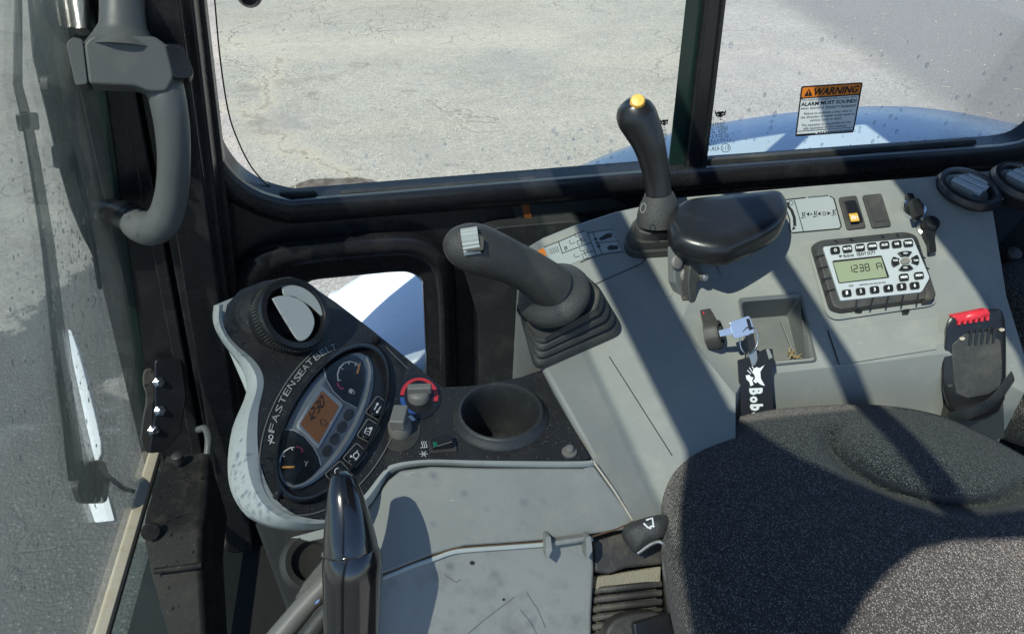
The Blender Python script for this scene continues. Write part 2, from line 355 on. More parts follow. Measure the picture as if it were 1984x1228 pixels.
def link_mesh(name, mb, mat, parent=None, bevel=0, seg=2, smooth=40, weld=1e-5, sub=0, wn=False):
    me = bpy.data.meshes.new(name)
    o = bpy.data.objects.new(name, me); COL.objects.link(o)
    org = Vector((0, 0, 0))
    if parent is not None:
        org = Vector(parent['_o']) if '_o' in parent else Vector((0, 0, 0)); o.parent = parent; o['_o'] = tuple(org)
    else:
        n = max(1, len(mb.v)); org = sum(mb.v, Vector())/n; org.z = min(p.z for p in mb.v); o.location = org; o['_o'] = tuple(org)
    me.from_pydata([p-org for p in mb.v], [], mb.f)
    bm = bmesh.new(); bm.from_mesh(me)
    if weld: bmesh.ops.remove_doubles(bm, verts=bm.verts, dist=weld)
    bmesh.ops.recalc_face_normals(bm, faces=bm.faces); bm.to_mesh(me); bm.free()
    me.materials.append(mat)
    if smooth:
        for p in me.polygons: p.use_smooth = True
        me.set_sharp_from_angle(angle=math.radians(smooth))
    if bevel:
        b = o.modifiers.new('bevel', 'BEVEL'); b.width = bevel; b.segments = seg; b.limit_method = 'ANGLE'; b.angle_limit = math.radians(28); b.harden_normals = True
    if sub:
        q = o.modifiers.new('sub', 'SUBSURF'); q.levels = sub; q.render_levels = sub
    return o
def tag(o, label, cat, group=None):
    o['label'] = label; o['category'] = cat
    if group: o['group'] = group
    return o
def empty(name, loc, label, cat, group=None):
    o = bpy.data.objects.new(name, None); COL.objects.link(o); o.location = loc; o['_o'] = tuple(loc)
    o.empty_display_size = .02
    return tag(o, label, cat, group)
def smoothpoly(pts, it=2, closed=True):
    """Chaikin corner cutting in pixel or 3D space"""
    P = [Vector(p) for p in pts]
    for _ in range(it):
        Q = []; n = len(P)
        if closed:
            for i in range(n): a, b = P[i], P[(i+1) % n]; Q += [a*.75+b*.25, a*.25+b*.75]
        else:
            Q = [P[0]]
            for i in range(n-1): a, b = P[i], P[i+1]; Q += [a*.75+b*.25, a*.25+b*.75]
            Q.append(P[-1])
        P = Q
    return P
def round2(pts, r, seg=4):
    """round the corners of a 2D pixel polygon by r px"""
    out = []; n = len(pts)
    for i in range(n):
        p0, p1, p2 = Vector(pts[i-1]), Vector(pts[i]), Vector(pts[(i+1) % n])
        a, b = p0-p1, p2-p1; rr = min(r, a.length*.45, b.length*.45); a = p1+a.normalized()*rr; b = p1+b.normalized()*rr
        for k in range(seg+1):
            t = k/seg; out.append(a*(1-t)**2 + p1*2*t*(1-t) + b*t*t)
    return out
def hits(pts, pl, h=0): return [pl.hit(p[0], p[1], h) for p in pts]
def plate(mb, pts, pl, h0, h1, holes=()):
    """outline seen at the TOP face (height h1 over the plane), solid down to h0"""
    top = hits(pts, pl, h1); hs = [hits(q, pl, h1) for q in holes]
    if holes: mb.slab(top, hs, -pl.n*(h1-h0))
    else: mb.prism([p-pl.n*(h1-h0) for p in top], pl.n*(h1-h0))
    return mb
def ellpx(cx, cy, a, b, dx=1, dy=0, n=40, a0=0, a1=360):
    l = math.hypot(dx, dy); dx /= l; dy /= l; out = []
    full = abs(a1-a0) >= 360
    for i in range(n if full else n+1):
        t = math.radians(a0+(a1-a0)*i/n); x, y = a*math.cos(t), b*math.sin(t)
        out.append((cx+x*dx-y*dy, cy+x*dy+y*dx))
    return out
def ribbon(mb, pts, pl, wpx, h=.0005, closed=False):
    """printed line: thin flat strip, wpx pixels wide"""
    P = hits(pts, pl, h); n = len(P); L = []; 
    for i in range(n):
        if closed: a, b = P[i-1], P[(i+1) % n]
        else: a, b = P[max(i-1, 0)], P[min(i+1, n-1)]
        t = (b-a).normalized(); s = pl.n.cross(t).normalized(); d = (P[i]-CC).dot(CF); wv = s*(wpx*.5*d/FPX); L += [P[i]-wv, P[i]+wv]
    m = n if closed else n-1
    mb.add(L, [(2*i, 2*((i+1) % n), 2*((i+1) % n)+1, 2*i+1) for i in range(m)]); return mb
def poly(mb, pts, pl, h=.0005):
    return mb.fan(hits(pts, pl, h))
_tc = {}
def glyphs(s, bold=0, shear=0):
    key = (s, bold, shear)
    if key not in _tc:
        c = bpy.data.curves.new('t', 'FONT'); c.body = s; c.size = 1; c.resolution_u = 2; c.offset = bold; c.shear = shear
        o = bpy.data.objects.new('t', c); COL.objects.link(o)
        dg = bpy.context.evaluated_depsgraph_get(); me = bpy.data.meshes.new_from_object(o.evaluated_get(dg))
        vs = [v.co.copy() for v in me.vertices]; fs = [tuple(p.vertices) for p in me.polygons]
        bpy.data.objects.remove(o); bpy.data.curves.remove(c); bpy.data.meshes.remove(me)
        if vs:
            x0 = min(v.x for v in vs); x1 = max(v.x for v in vs)
            vs = [Vector(((v.x-x0)/max(1e-6, x1-x0), v.y/.69, 0)) for v in vs]
        _tc[key] = (vs, fs)
    return _tc[key]
def text(mb, s, pl, a, b, c, h=.0006, bold=0, shear=0):
    """text with baseline from pixel a to pixel b, capital height reaching pixel c above a"""
    A, B, Cc = (pl.hit(*q, h) for q in (a, b, c)); vs, fs = glyphs(s, bold, shear)
    return mb.add([A + (B-A)*v.x + (Cc-A)*v.y for v in vs], fs)
SEG = {'0': 'abcdef', '1': 'bc', '2': 'abged', '3': 'abgcd', '4': 'fgbc', '5': 'afgcd', '6': 'afgedc', '7': 'abc', '8': 'abcdefg', '9': 'abcdfg', 'A': 'abcefg'}
def sevenseg(mb, s, pl, a, b, c, wpx=1.6, h=.0006):
    """segment digits in the parallelogram a (lower left) b (lower right) c (upper left) in pixels"""
    a, b, c = Vector(a), Vector(b), Vector(c); n = len(s)
    pts = {'a': ((0, 1), (1, 1)), 'b': ((1, 1), (1, .5)), 'c': ((1, .5), (1, 0)), 'd': ((0, 0), (1, 0)), 'e': ((0, 0), (0, .5)), 'f': ((0, .5), (0, 1)), 'g': ((0, .5), (1, .5))}
    for i, ch in enumerate(s):
        for sg in SEG.get(ch, ''):
            q = []
            for (x, y) in pts[sg]:
                X = (i + .14 + x*.66)/n; q.append(a + (b-a)*X + (c-a)*y)
            m = (q[0]+q[1])/2; q = [m+(p-m)*.86 for p in q]
            ribbon(mb, q, pl, wpx, h)
    return mb
def cat_head(mb, pl, o, ex, ey, h=.0006):
    """lynx head emblem: o centre px, ex/ey half axes px"""
    o, ex, ey = Vector(o), Vector(ex), Vector(ey)
    L = [(-.95, 1.0), (-.75, .35), (-.45, .62), (-.1, .55), (.1, .55), (.45, .62), (.75, .35), (.95, 1.0), (1.0, .3), (.78, -.1), (.9, -.35), (.45, -.25), (.35, -.55), (.12, -.45), (0, -.75), (-.12, -.45), (-.35, -.55), (-.45, -.25), (-.9, -.35), (-.78, -.1), (-1.0, .3)]
    hole1 = [(-.6, .2), (-.2, -.02), (-.5, -.06)]; hole2 = [(.6, .2), (.5, -.06), (.2, -.02)]
    f = lambda Q: hits([o+ex*x+ey*y for x, y in Q], pl, h)
    mb.fan(f(L), [f(hole1), f(hole2)])
    mb.fan(f([(-.14, -.9), (.14, -.9), (.1, -1.12), (-.1, -1.12)])); return mb
def lathe_px(mb, u, v, pl, h, prof_px, axis=None, seg=32, caps=True, mod=None):
    c = pl.hit(u, v, h); d = (c-CC).dot(CF); k = d/FPX
    return mb.lathe(c, axis or pl.n, [(r*k, z) for r, z in prof_px], seg, caps=caps, mod=mod)
def sweep_px(mb, pts, seg=20, up=None):
    """pts: (u, v, depth, radius px[, flat radius px])"""
    path = [pd(p[0], p[1], p[2]) for p in pts]
    rad = [((p[4] if len(p) > 4 else p[3])*p[2]/FPX, p[3]*p[2]/FPX) for p in pts]
    return mb.sweep(path, rad, seg, None, up)
def spline(pts, n=6):
    """Catmull-Rom through tuples"""
    P = [Vector(p) if len(p) <= 4 else p for p in pts]; out = []
    T = [tuple(p) for p in pts]
    for i in range(len(T)-1):
        p0, p1, p2, p3 = T[max(i-1, 0)], T[i], T[i+1], T[min(i+2, len(T)-1)]
        for k in range(n):
            t = k/n
            out.append(tuple(.5*((2*b) + (-a+c)*t + (2*a-5*b+4*c-d)*t*t + (-a+3*b-3*c+d)*t**3) for a, b, c, d in zip(p0, p1, p2, p3)))
    out.append(T[-1]); return out
# ------------------------------------------------------------------ ground
g = MB(); g.add([(-60, -40, 0), (80, -40, 0), (80, 120, 0), (-60, 120, 0)], [(0, 1, 2, 3)])
o = link_mesh('ground', g, M['ground'], smooth=0); o['kind'] = 'structure'
f = MB(); f.box((.40, .45, .88), Vector((.95, 0, 0)), Vector((0, .62, 0)), Vector((0, 0, .02)))
o = link_mesh('cab_floor', f, M['dark']); o['kind'] = 'structure'
# straw bits and small stones lying on the yard
mb = MB()
for i in range(420):
    u, v = random.uniform(380, 1984), random.uniform(-40, 380)
    p = pz(u, v, .004)
    if random.random() < .3:
        a = random.uniform(0, math.pi); L = random.uniform(.01, .035); d = Vector((math.cos(a), math.sin(a), 0))
        mb.box(p, d*L, Vector((-d.y, d.x, 0))*.0018, Vector((0, 0, .002)))
    else:
        r = random.uniform(.003, .009); mb.lathe(p, (0, 0, 1), [(r*.6, -.004), (r, .002), (r*.7, r*.7), (r*.15, r*.9)], 6)
o = link_mesh('loose_stones', mb, simple('pale_stone', (.46, .43, .36), .9), smooth=0); o['kind'] = 'stuff'

# ------------------------------------------------------------------ white cover of the machine, right of the cab
far = [(560, 900), (600, 700), (630, 566), (655, 545), (690, 522), (750, 488), (860, 445), (960, 390), (1062, 335), (1150, 292), (1250, 255), (1350, 230), (1450, 212), (1550, 199), (1650, 191), (1750, 192), (1850, 206), (1984, 236), (2080, 262), (2200, 330)]
R_ = []
for (u, v) in spline(far, 3):
    e = py(u, v, 1.62); x, z = e.x, e.z
    prof = [(1.62, z-.9), (1.625, z-.25), (1.622, z-.06), (1.60, z-.012), (1.56, z+.002), (1.45, z+.012), (1.30, z+.010), (1.20, z-.004), (1.17, z-.03), (1.16, z-.12), (1.16, z-.9)]
    R_.append([Vector((x, a, b)) for a, b in prof])
mb = MB(); mb.loft(R_)
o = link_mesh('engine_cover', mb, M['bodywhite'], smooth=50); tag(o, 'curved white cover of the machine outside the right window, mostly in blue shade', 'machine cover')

# ------------------------------------------------------------------ right cab wall
wall = empty('cab_side_wall', (.3, YW, .9), 'black painted inner side wall of the cab below and around the right window', 'cab wall')
hole = [(315, -720), (380, 0), (397, 150), (412, 250)] + [(p[0], p[1]) for p in spline([(412, 250), (430, 298), (462, 340), (510, 370), (565, 385)], 5)][1:] + [(900, 358), (1320, 324), (1700, 296), (1940, 279)] + [(p[0], p[1]) for p in spline([(1940, 279), (1985, 268), (2025, 230), (2045, 150), (2050, 0)], 4)][1:] + [(2080, -720)]
low_in = round2([(575, 545), (770, 526), (818, 528), (829, 760), (590, 760)], 44, 6)
outer = [Vector((-.52, YW, .85)), Vector((1.5, YW, .85)), Vector((1.5, YW, 2.50)), Vector((-.27, YW, 2.50))]
mb = MB(); mb.slab(outer, [hits(hole, PW), hits(low_in, PW)], Vector((0, .035, 0)))
link_mesh('wall_panel', mb, M['paint'], wall, smooth=20)
# bead round the big window: rounded profile offset inwards
def offpoly(pts, d):
    P = [Vector(p) for p in pts]; out = []
    for i in range(len(P)):
        t = (P[min(i+1, len(P)-1)]-P[max(i-1, 0)]).normalized(); out.append(P[i] + Vector((-t.y, t.x))*d)
    return out
hp = hole[1:-1]
rings = []
for (d, h) in ((0, -.03), (0, .012), (5, .022), (14, .026), (34, .026), (44, .020), (49, .006), (49, -.002)):
    rings.append([PW.hit(q.x, q.y, h) for q in offpoly(hp, d)])
mb = MB()
for a in range(len(rings)-1):
    n = len(hp); mb.add(rings[a]+rings[a+1], [(i, i+1, n+i+1, n+i) for i in range(n-1)])
link_mesh('window_surround', mb, M['paint'], wall, smooth=50)
# bulging surround of the small lower window
lo = [(455, 800), (446, 560), (455, 520), (480, 490), (520, 474), (600, 462), (760, 449), (820, 455), (862, 480), (880, 520), (886, 620), (890, 800)]
li = [(560, 800), (560, 600), (566, 568), (580, 552), (610, 542), (660, 536), (760, 527), (795, 529), (815, 545), (822, 575), (826, 650), (829, 800)]
lo, li = spline(lo, 4), spline(li, 4); rings = []
for t, h in ((0, .0), (.03, .018), (.16, .034), (.42, .040), (.55, .034), (.62, .012), (.95, .006), (1, -.02)):
    rings.append([PW.hit(a[0]*(1-t)+b[0]*t, a[1]*(1-t)+b[1]*t, h) for a, b in zip(lo, li)])
mb = MB(); n = len(lo)
for a in range(len(rings)-1): mb.add(rings[a]+rings[a+1], [(i, i+1, n+i+1, n+i) for i in range(n-1)])
link_mesh('lower_window_surround', mb, M['paint'], wall, smooth=50)
mb = MB(); plate(mb, [(560, 535), (835, 520), (835, 765), (560, 765)], PW.off(-.02), -.002, .002)
link_mesh('lower_window_pane', mb, M['sideglass2'], wall, smooth=0)
link_mesh('rear_panel', MB().box((1.32, .5, 1.3), Vector((.02, 0, 0)), Vector((0, .58, 0)), Vector((0, 0, .40))), M['paint'], wall, bevel=.004)
# scuffed lining board right of the small window
mb = MB(); plate(mb, round2([(930, 452), (965, 441), (1115, 428), (1160, 440), (1100, 760), (929, 790), (928, 620), (905, 545), (890, 500)], 14), PW, .0, .03)
link_mesh('lining_board', mb, M['dimboard'], wall, bevel=.004)
mb = MB(); plate(mb, [(990, 396), (1180, 382), (1215, 400), (1030, 426), (1000, 424)], PW, .0, .006)
link_mesh('sticker_back', mb, M['dimboard'], wall)
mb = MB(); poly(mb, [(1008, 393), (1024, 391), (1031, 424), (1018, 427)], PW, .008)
link_mesh('sticker_band', mb, M['shadeorange'], wall)
# front right corner post: ribs following the rake of the front window
post = empty('corner_post', (-.42, YW-.05, .9), 'black ribbed corner post between the front window and the right window', 'cab post')
def lean(u0, v0, u1, v1, y, wd, dp):
    a, b = py(u0, v0, y), py(u1, v1, y); a, b = b+(a-b)*1.5, a+(b-a)*2.2
    return a, b
mb = MB()
for (q, y, wd, dp) in (((205, 150, 330, 760), 1.075, .030, .020), ((240, 100, 352, 700), 1.062, .010, .012), ((268, 60, 372, 640), 1.058, .008, .010), ((318, 0, 405, 600), 1.04, .024, .030), ((355, 0, 425, 560), 1.055, .016, .022)):
    a, b = lean(*q, y, wd, dp); t = (b-a).normalized(); sx = Vector((0, 1, 0)).cross(t).normalized()
    link_mesh('post_rib', MB().box((a+b)/2, sx*wd, Vector((0, dp, 0)), t*((b-a).length/2)), M['paint'], post, bevel=.004, seg=3)
a, b = lean(255, 100, 360, 700, 1.085, 0, 0); t = (b-a).normalized(); sx = Vector((0, 1, 0)).cross(t).normalized()
link_mesh('post_core', MB().box((a+b)/2, sx*.10, Vector((0, .012, 0)), t*((b-a).length/2)), M['paint'], post, bevel=.003)

# ------------------------------------------------------------------ right sliding window
win = empty('side_window', (.45, YW+.02, 1.6), 'large sliding right side window with green tinted panes and black seals', 'window')
pane = [(310, -730)] + [(p[0], p[1]) for p in spline([(416, 0), (426, 110), (442, 215), (462, 275), (490, 328), (528, 366), (572, 388)], 4)] + [(700, 395), (1345, 345), (1392, 0), (1478, -730)]
PG1, PG2 = Pl((0, YW+.028, 0), (0, -1, 0)), Pl((0, YW+.016, 0), (0, -1, 0))
mb = MB(); plate(mb, pane, PG1, 0, .004); link_mesh('front_pane', mb, M['sideglass'], win, smooth=0)
mb = MB(); plate(mb, [(1318, 345), (2060, 290), (2095, -730), (1440, -730), (1358, 0)], PG2, 0, .004); link_mesh('rear_pane', mb, M['sideglass2'], win, smooth=0)
mb = MB()
ep = spline([(416, 0), (426, 110), (442, 215), (462, 275), (490, 328), (528, 366), (572, 388)], 4)
ribbon(mb, [(402, -160)]+[(p[0], p[1]) for p in ep], PG1, 3, .006); link_mesh('pane_edge', mb, M['edgeglass'], win)
def bar(a, b, wpx, pl, h0, h1):
    (u0, v0), (u1, v1) = a, b; mb = MB(); return plate(mb, [(u0-wpx/2, v0), (u0+wpx/2, v0), (u1+wpx/2, v1), (u1-wpx/2, v1)], pl, h0, h1)
link_mesh('glass_edge_strip', bar((1427, -730), (1312, 330), 36, PG2, .0045, .0075), M['edgeglass'], win, bevel=.0015)
link_mesh('meeting_rail', bar((1472, -730), (1346, 328), 34, PG2, .0045, .022), M['smooth'], win, bevel=.005, seg=3)
link_mesh('rail_lip', bar((1491, -730), (1365, 326), 8, PG2, .0045, .028), M['smooth'], win, bevel=.002)
link_mesh('sliding_track', plate(MB(), [(660, 374), (1300, 328), (1300, 337), (660, 386)], PG2, .005, .016), M['rubber'], win, bevel=.002)
link_mesh('sliding_track', plate(MB(), [(540, 373), (612, 371), (617, 381), (545, 388)], PG2, .005, .016), M['rubber'], win, bevel=.002)
link_mesh('sliding_track', plate(MB(), [(1372, 310), (1893, 271), (1893, 281), (1372, 322)], PG2, .005, .016), M['rubber'], win, bevel=.002)
mb = MB(); lathe_px(mb, 484, -12, PG1, .004, [(24, 0), (24, .008), (16, .016), (2, .018)], seg=24); link_mesh('slide_catch', mb, M['smooth'], win)
# printed maker's emblem and mirrored approval text on the glass
mb = MB(); cat_head(mb, PG2, (1396, 222), (11, -1), (0, -10), .0048); cat_head(mb, PG1, (1287, 238), (8, -1), (0, -10), .0048)
link_mesh('emblem', mb, M['ink'], win)
mb = MB()
for s, a, b, c in (('TEMPERED', (1405, 244), (1371, 245), (1405, 237)), ('SAFETY GLASS', (1410, 252), (1364, 254), (1410, 245)), ('AS2   M12', (1407, 259), (1370, 261), (1407, 253)), ('D-DT243', (1411, 266), (1368, 268), (1411, 260)), ('2 2 4 5 0 1 8 6 1', (1417, 274), (1366, 276), (1417, 268)), ('CT-08', (1388, 281), (1372, 282), (1388, 275)), ('43R-01', (1394, 292), (1366, 294), (1394, 284)), ('E11', (1412, 290), (1400, 291), (1412, 283))):
    text(mb, s, PG2, a, b, c, .0048)
ribbon(mb, ellpx(1406, 287, 9, 8, n=20), PG2, 1.2, .0048, True)
for k, (y0) in enumerate((258, 265, 272)): text(mb, ('TE', 'M1', '0-D')[k], PG1, (1291, y0), (1282, y0+1), (1291, y0-7), .0048)
link_mesh('approval_print', mb, M['ink'], win)
# rain drops on the outer face
def drops(pl, boxes, n, r0, r1, parent, tall=1.5, seed=3, mat='drop'):
    rnd = random.Random(seed); mb = MB()
    for i in range(n):
        bx = rnd.choice(boxes); u, v = rnd.uniform(bx[0], bx[2]), rnd.uniform(bx[1], bx[3]); c = pl.hit(u, v)
        r = r0 + (r1-r0)*rnd.random()**2; ex = pl.n.cross(Vector((0, 0, 1))).normalized(); ez = ex.cross(pl.n).normalized()
        if ez.z < 0: ez = -ez
        k = rnd.uniform(.9, tall); rings = []
        for (s, h) in ((1, 0), (.8, .35), (.45, .55), (.1, .62)):
            rings.append([c - pl.n*(h*r) + ex*(r*s*math.cos(q*math.pi/4)) + ez*(r*k*s*math.sin(q*math.pi/4)) for q in range(8)])
        mb.loft(rings)
    o = link_mesh('rain_drops', mb, M[mat], parent, weld=0); o['kind'] = 'stuff'
drops(PG2, [(1380, 200, 1960, 300), (1380, 180, 1980, 290), (1400, 60, 1984, 290)], 170, .0008, .0042, win, 1.5, 5, 'drop2')
drops(PG1, [(700, 280, 1290, 350), (1050, 250, 1290, 340)], 110, .0008, .0036, win, 1.3, 6, 'drop2')

# warning sticker on the rear pane
st = empty('warning_sticker', PG2.hit(1600, 262), 'white and orange warning sticker stuck on the rear pane of the side window', 'sticker')
def stq(x, y):   # sticker coordinates 0..1, y up
    a, b, c, d = Vector((1541, 265)), Vector((1654, 257)), Vector((1672, 160)), Vector((1553, 168)); return tuple((a*(1-x)+b*x)*(1-y)+(d*(1-x)+c*x)*y)
HS = .0062
mb = MB(); plate(mb, round2([stq(0, 0), stq(1, 0), stq(1, 1), stq(0, 1)], 4), PG2, .0045, .0055); link_mesh('sticker_border', mb, M['ink'], st)
mb = MB(); poly(mb, round2([stq(.02, .03), stq(.975, .03), stq(.975, .75), stq(.02, .75)], 3), PG2, .0058); link_mesh('sticker_face', mb, M['white'], st)
mb = MB(); poly(mb, round2([stq(.02, .775), stq(.975, .775), stq(.975, .975), stq(.02, .975)], 3), PG2, .0058); link_mesh('sticker_header', mb, M['orange'], st)
mb = MB(); mb.fan(hits([stq(.06, .80), stq(.20, .80), stq(.13, .95)], PG2, HS)); ink = mb
def stt(s, x0, x1, y, hgt, bold=0, sh=0): text(ink, s, PG2, stq(x0, y), stq(x1, y), stq(x0, y+hgt), HS, bold, sh)
stt('WARNING', .22, .955, .805, .135, .03, .25)
stt('This machine is equipped with a motion alarm.', .03, .95, .705, .042)
stt('ALARM MUST SOUND!', .03, .95, .605, .072, .025)
stt('when operating', .03, .42, .535, .045); stt('forward', .45, .62, .535, .045); stt('or', .64, .69, .535, .045); stt('backward', .71, .95, .535, .045)
for x0, x1 in ((.45, .62), (.71, .95)): ink.fan(hits([stq(x0, .52), stq(x1, .52), stq(x1, .528), stq(x0, .528)], PG2, HS))
stt('Failure to maintain a clear view in', .10, .90, .425, .048); stt('the direction of travel could result in', .05, .95, .355, .048); stt('serious injury or death.', .22, .76, .285, .048)
stt('The operator is responsible for the', .08, .92, .195, .048); stt('safe operation of this machine.', .12, .86, .13, .048)
ink.fan(hits([stq(.02, .10), stq(.975, .10), stq(.975, .108), stq(.02, .108)], PG2, HS)); ink.fan(hits([stq(.03, .03), stq(.34, .03), stq(.34, .045), stq(.03, .045)], PG2, HS))
for i in range(14): x = .38+i*.042; ink.fan(hits([stq(x, .035), stq(x+.026, .035), stq(x+.026, .06), stq(x, .06)], PG2, HS))
link_mesh('lettering', ink, M['ink'], st)
mb = MB(); text(mb, '!', PG2, stq(.122, .825), stq(.138, .825), stq(.122, .91), .0066, .03); link_mesh('hazard_mark', mb, M['orange'], st)

# ------------------------------------------------------------------ front window (raked) with handle, seal and latch bracket
fw = empty('front_window', PG.hit(300, 880), 'raked green front window pane with tan bottom seal and a charcoal grab handle', 'window')
YE = PG.hit(292, 720).y
e_bot = PG.hit(300, 882); e_top = PG.hit(196, 150); ed = (e_top-e_bot); e_top2 = e_bot+ed*1.93
yL = -.06
q = [e_bot, e_top2, Vector((e_top2.x, yL, e_top2.z)), Vector((e_bot.x, yL, e_bot.z))]
mb = MB(); mb.prism([p-PG.n*.005 for p in q], PG.n*.005); link_mesh('pane', mb, M['wsglass'], fw, smooth=0)
ex = Vector((0, 1, 0)); eu = ed.normalized()
mb = MB(); mb.box((e_bot+e_top2)/2 + ex*.004 - PG.n*.002, ex*.004, eu*((e_top2-e_bot).length/2), PG.n*.005); link_mesh('edge_seal', mb, M['edgeglass'], fw)
b0, b1 = e_bot, Vector((e_bot.x, yL, e_bot.z)); L = (b1-b0).length/2
for nm, off, hw, hh, m_ in (('bottom_seal', -.004, .0075, .009, 'trim'), ('seal_groove', .006, .0026, .0099, 'brown'), ('seal_lip', .0125, .004, .0085, 'trim')):
    mb = MB(); mb.box((b0+b1)/2 - eu*off, ex*L, eu*hw, PG.n*hh); link_mesh(nm, mb, M[m_], fw, bevel=.002)
drops(PG.off(-.005), [(20, 300, 210, 1000), (20, 700, 260, 1200), (100, 350, 190, 620)], 560, .0006, .0022, fw, 2.4, 8)
# droplets where the sun passes on its way to the pod shell
def trace_to_glass(p):
    t = (PG.p - p).dot(PG.n)/(-SL).dot(PG.n); return p - SL*t
rnd = random.Random(4); mb = MB()
for i in range(330):
    u, v = rnd.choice([(rnd.uniform(430, 510), rnd.uniform(620, 1010)), (rnd.uniform(450, 640), rnd.uniform(880, 1030)), (rnd.uniform(430, 640), rnd.uniform(560, 700)), (rnd.uniform(740, 1150), rnd.uniform(920, 1228))])
    c = trace_to_glass(PP.hit(u, v, -.01)) - PG.n*.006; r = rnd.uniform(.0008, .0020); k = rnd.uniform(1.2, 2.6)
    ez = eu; rings = []
    for (s, h) in ((1, 0), (.75, .4), (.1, .6)): rings.append([c-PG.n*(h*r)+ex*(r*s*math.cos(q*math.pi/3))+ez*(r*k*s*math.sin(q*math.pi/3)) for q in range(6)])
    mb.loft(rings)
o = link_mesh('rain_drops', mb, M['drop'], fw, weld=0); o['kind'] = 'stuff'
PH = Pl(pd(240, 120, .875), (.25, -.85, .45))
# handle: box mount, grip bending down, foot turning back to the glass, thumb latch
mb = MB(); plate(mb, round2([(128, 84), (140, 72), (160, 76), (170, 163), (146, 166)], 6), PH, -.05, -.001); link_mesh('handle_clamp', mb, M['handle'], fw, bevel=.008, seg=3)
gp = spline([(282, 118, .935, 34), (302, 132, .928, 36), (316, 162, .918, 36), (326, 200, .918, 34), (334, 250, .928, 32), (337, 310, .945, 30), (334, 365, .965, 30), (325, 408, .98, 31), (311, 434, .99, 33), (290, 443, 1.0, 33), (268, 436, 1.015, 31), (254, 424, 1.03, 25)], 5)
def dep(u, v, pl, h): return (pl.hit(u, v, h)-CC).dot(CF)
pts = gp
mb = MB(); sweep_px(mb, pts, 20); link_mesh('grip', mb, M['handle'], fw, smooth=60)
mb = MB(); plate(mb, round2([(162, 84), (180, 68), (300, 70), (330, 92), (338, 150), (322, 178), (290, 178), (262, 167), (172, 163)], 8), PH, -.045, .0); link_mesh('handle_body', mb, M['handle'], fw, bevel=.014, seg=4)
mb = MB(); sweep_px(mb, [(236, -40, .90, 40), (237, 20, .897, 40), (238, 50, .90, 42), (238, 68, .903, 52), (240, 100, .905, 74)], 20); link_mesh('handle_tube', mb, M['handle'], fw)
mb = MB(); sweep_px(mb, [(264, 428, 1.02, 29), (240, 416, 1.05, 28), (216, 410, 1.07, 26)], 16); link_mesh('handle_foot', mb, M['smooth'], fw)
mb = MB(); plate(mb, round2([(318, 84), (352, 86), (376, 140), (368, 152), (336, 152)], 9), PH, -.03, .004); link_mesh('latch_button', mb, M['smooth'], fw, bevel=.007, seg=3)
mb = MB(); sweep_px(mb, [(150, -30, .92, 18), (155, 20, .92, 18), (160, 62, .915, 13)], 14); link_mesh('clamp_stud', mb, M['steel'], fw)
mb = MB(); sweep_px(mb, [(100, -40, .93, 46), (104, 10, .93, 40), (108, 50, .93, 22)], 14); link_mesh('hinge_knuckle', mb, M['handle'], fw)
mb = MB(); sweep_px(mb, [(292, -30, .93, 26), (296, 26, .93, 20), (298, 36, .93, 8)], 14); link_mesh('hinge_knob', mb, M['smooth'], fw)
# latch bracket with three bolts
PLB = Pl(pd(310, 790, 1.245), (.45, -.75, .45))
mb = MB(); plate(mb, round2([(300, 696), (352, 690), (362, 768), (350, 840), (318, 876), (288, 878), (300, 800), (300, 740)], 10), PLB, -.004, .003); link_mesh('latch_bracket', mb, M['smooth'], fw, bevel=.003)
mb = MB(); plate(mb, smoothpoly([(280, 715), (298, 712), (306, 745), (296, 790), (300, 850), (322, 866), (290, 882), (272, 862), (276, 815), (286, 770), (276, 740)], 1), PLB, -.012, -.004); link_mesh('bracket_gasket', mb, M['dusty'], fw, bevel=.002)
for (u, v) in ((307, 740), (309, 795), (297, 833)):
    mb = MB(); lathe_px(mb, u, v, PLB, .003, [(11, 0), (11, .003), (7, .003), (7, .009), (5, .011)], seg=6); link_mesh('bolt', mb, M['chrome'], fw, bevel=.0008)
# lower fixed glass below the seal
lg = empty('lower_front_window', (e_bot.x, .6, .95), 'dusty fixed lower front glass below the tan seal strip', 'window')
z0 = e_bot.z-.012
mb = MB(); mb.prism([Vector((-.49, yL, z0)), Vector((-.49, YE-.03, z0)), Vector((-.43, YE-.12, .92)), Vector((-.43, yL, .92))], (.005, 0, 0)); link_mesh('pane', mb, M['lowglass'], lg, smooth=0)
# wiper outside the glass
wp = empty('wiper', PG.hit(190, 900, -.06), 'black wiper arm and blade outside the front window', 'wiper')
PO = PG.off(-.05)
def strip(pts, w0, w1, h0=0, h1=.003, pl=PO):
    n = len(pts)-1; L = []; Rr = []
    for i, (u, v) in enumerate(pts):
        a, b = Vector(pts[max(0, i-1)]), Vector(pts[min(n, i+1)]); t = (b-a).normalized(); s = Vector((-t.y, t.x)); wv = (w0+(w1-w0)*i/n)/2
        L.append(Vector((u, v))+s*wv); Rr.append(Vector((u, v))-s*wv)
    return plate(MB(), L+Rr[::-1], pl, h0, h1)
link_mesh('blade', strip([(38, -20), (37, 165), (55, 235), (72, 330), (96, 480), (109, 600), (131, 780), (152, 930)], 13, 32), M['rubber'], wp, bevel=.003)
link_mesh('arm', strip([(80, -20), (88, 110), (112, 220), (132, 320), (152, 400), (172, 455), (188, 490)], 44, 12, .006, .010), M['rubber'], wp, bevel=.003)
link_mesh('blade_clip', plate(MB(), round2([(38, 222), (74, 218), (78, 252), (44, 256)], 4), PO, .003, .008), M['handle'], wp, bevel=.003)
link_mesh('arm_joint', plate(MB(), round2([(112, 285), (132, 276), (142, 300), (138, 322), (118, 328)], 5), PO, .022, .03), M['rubber'], wp, bevel=.003)
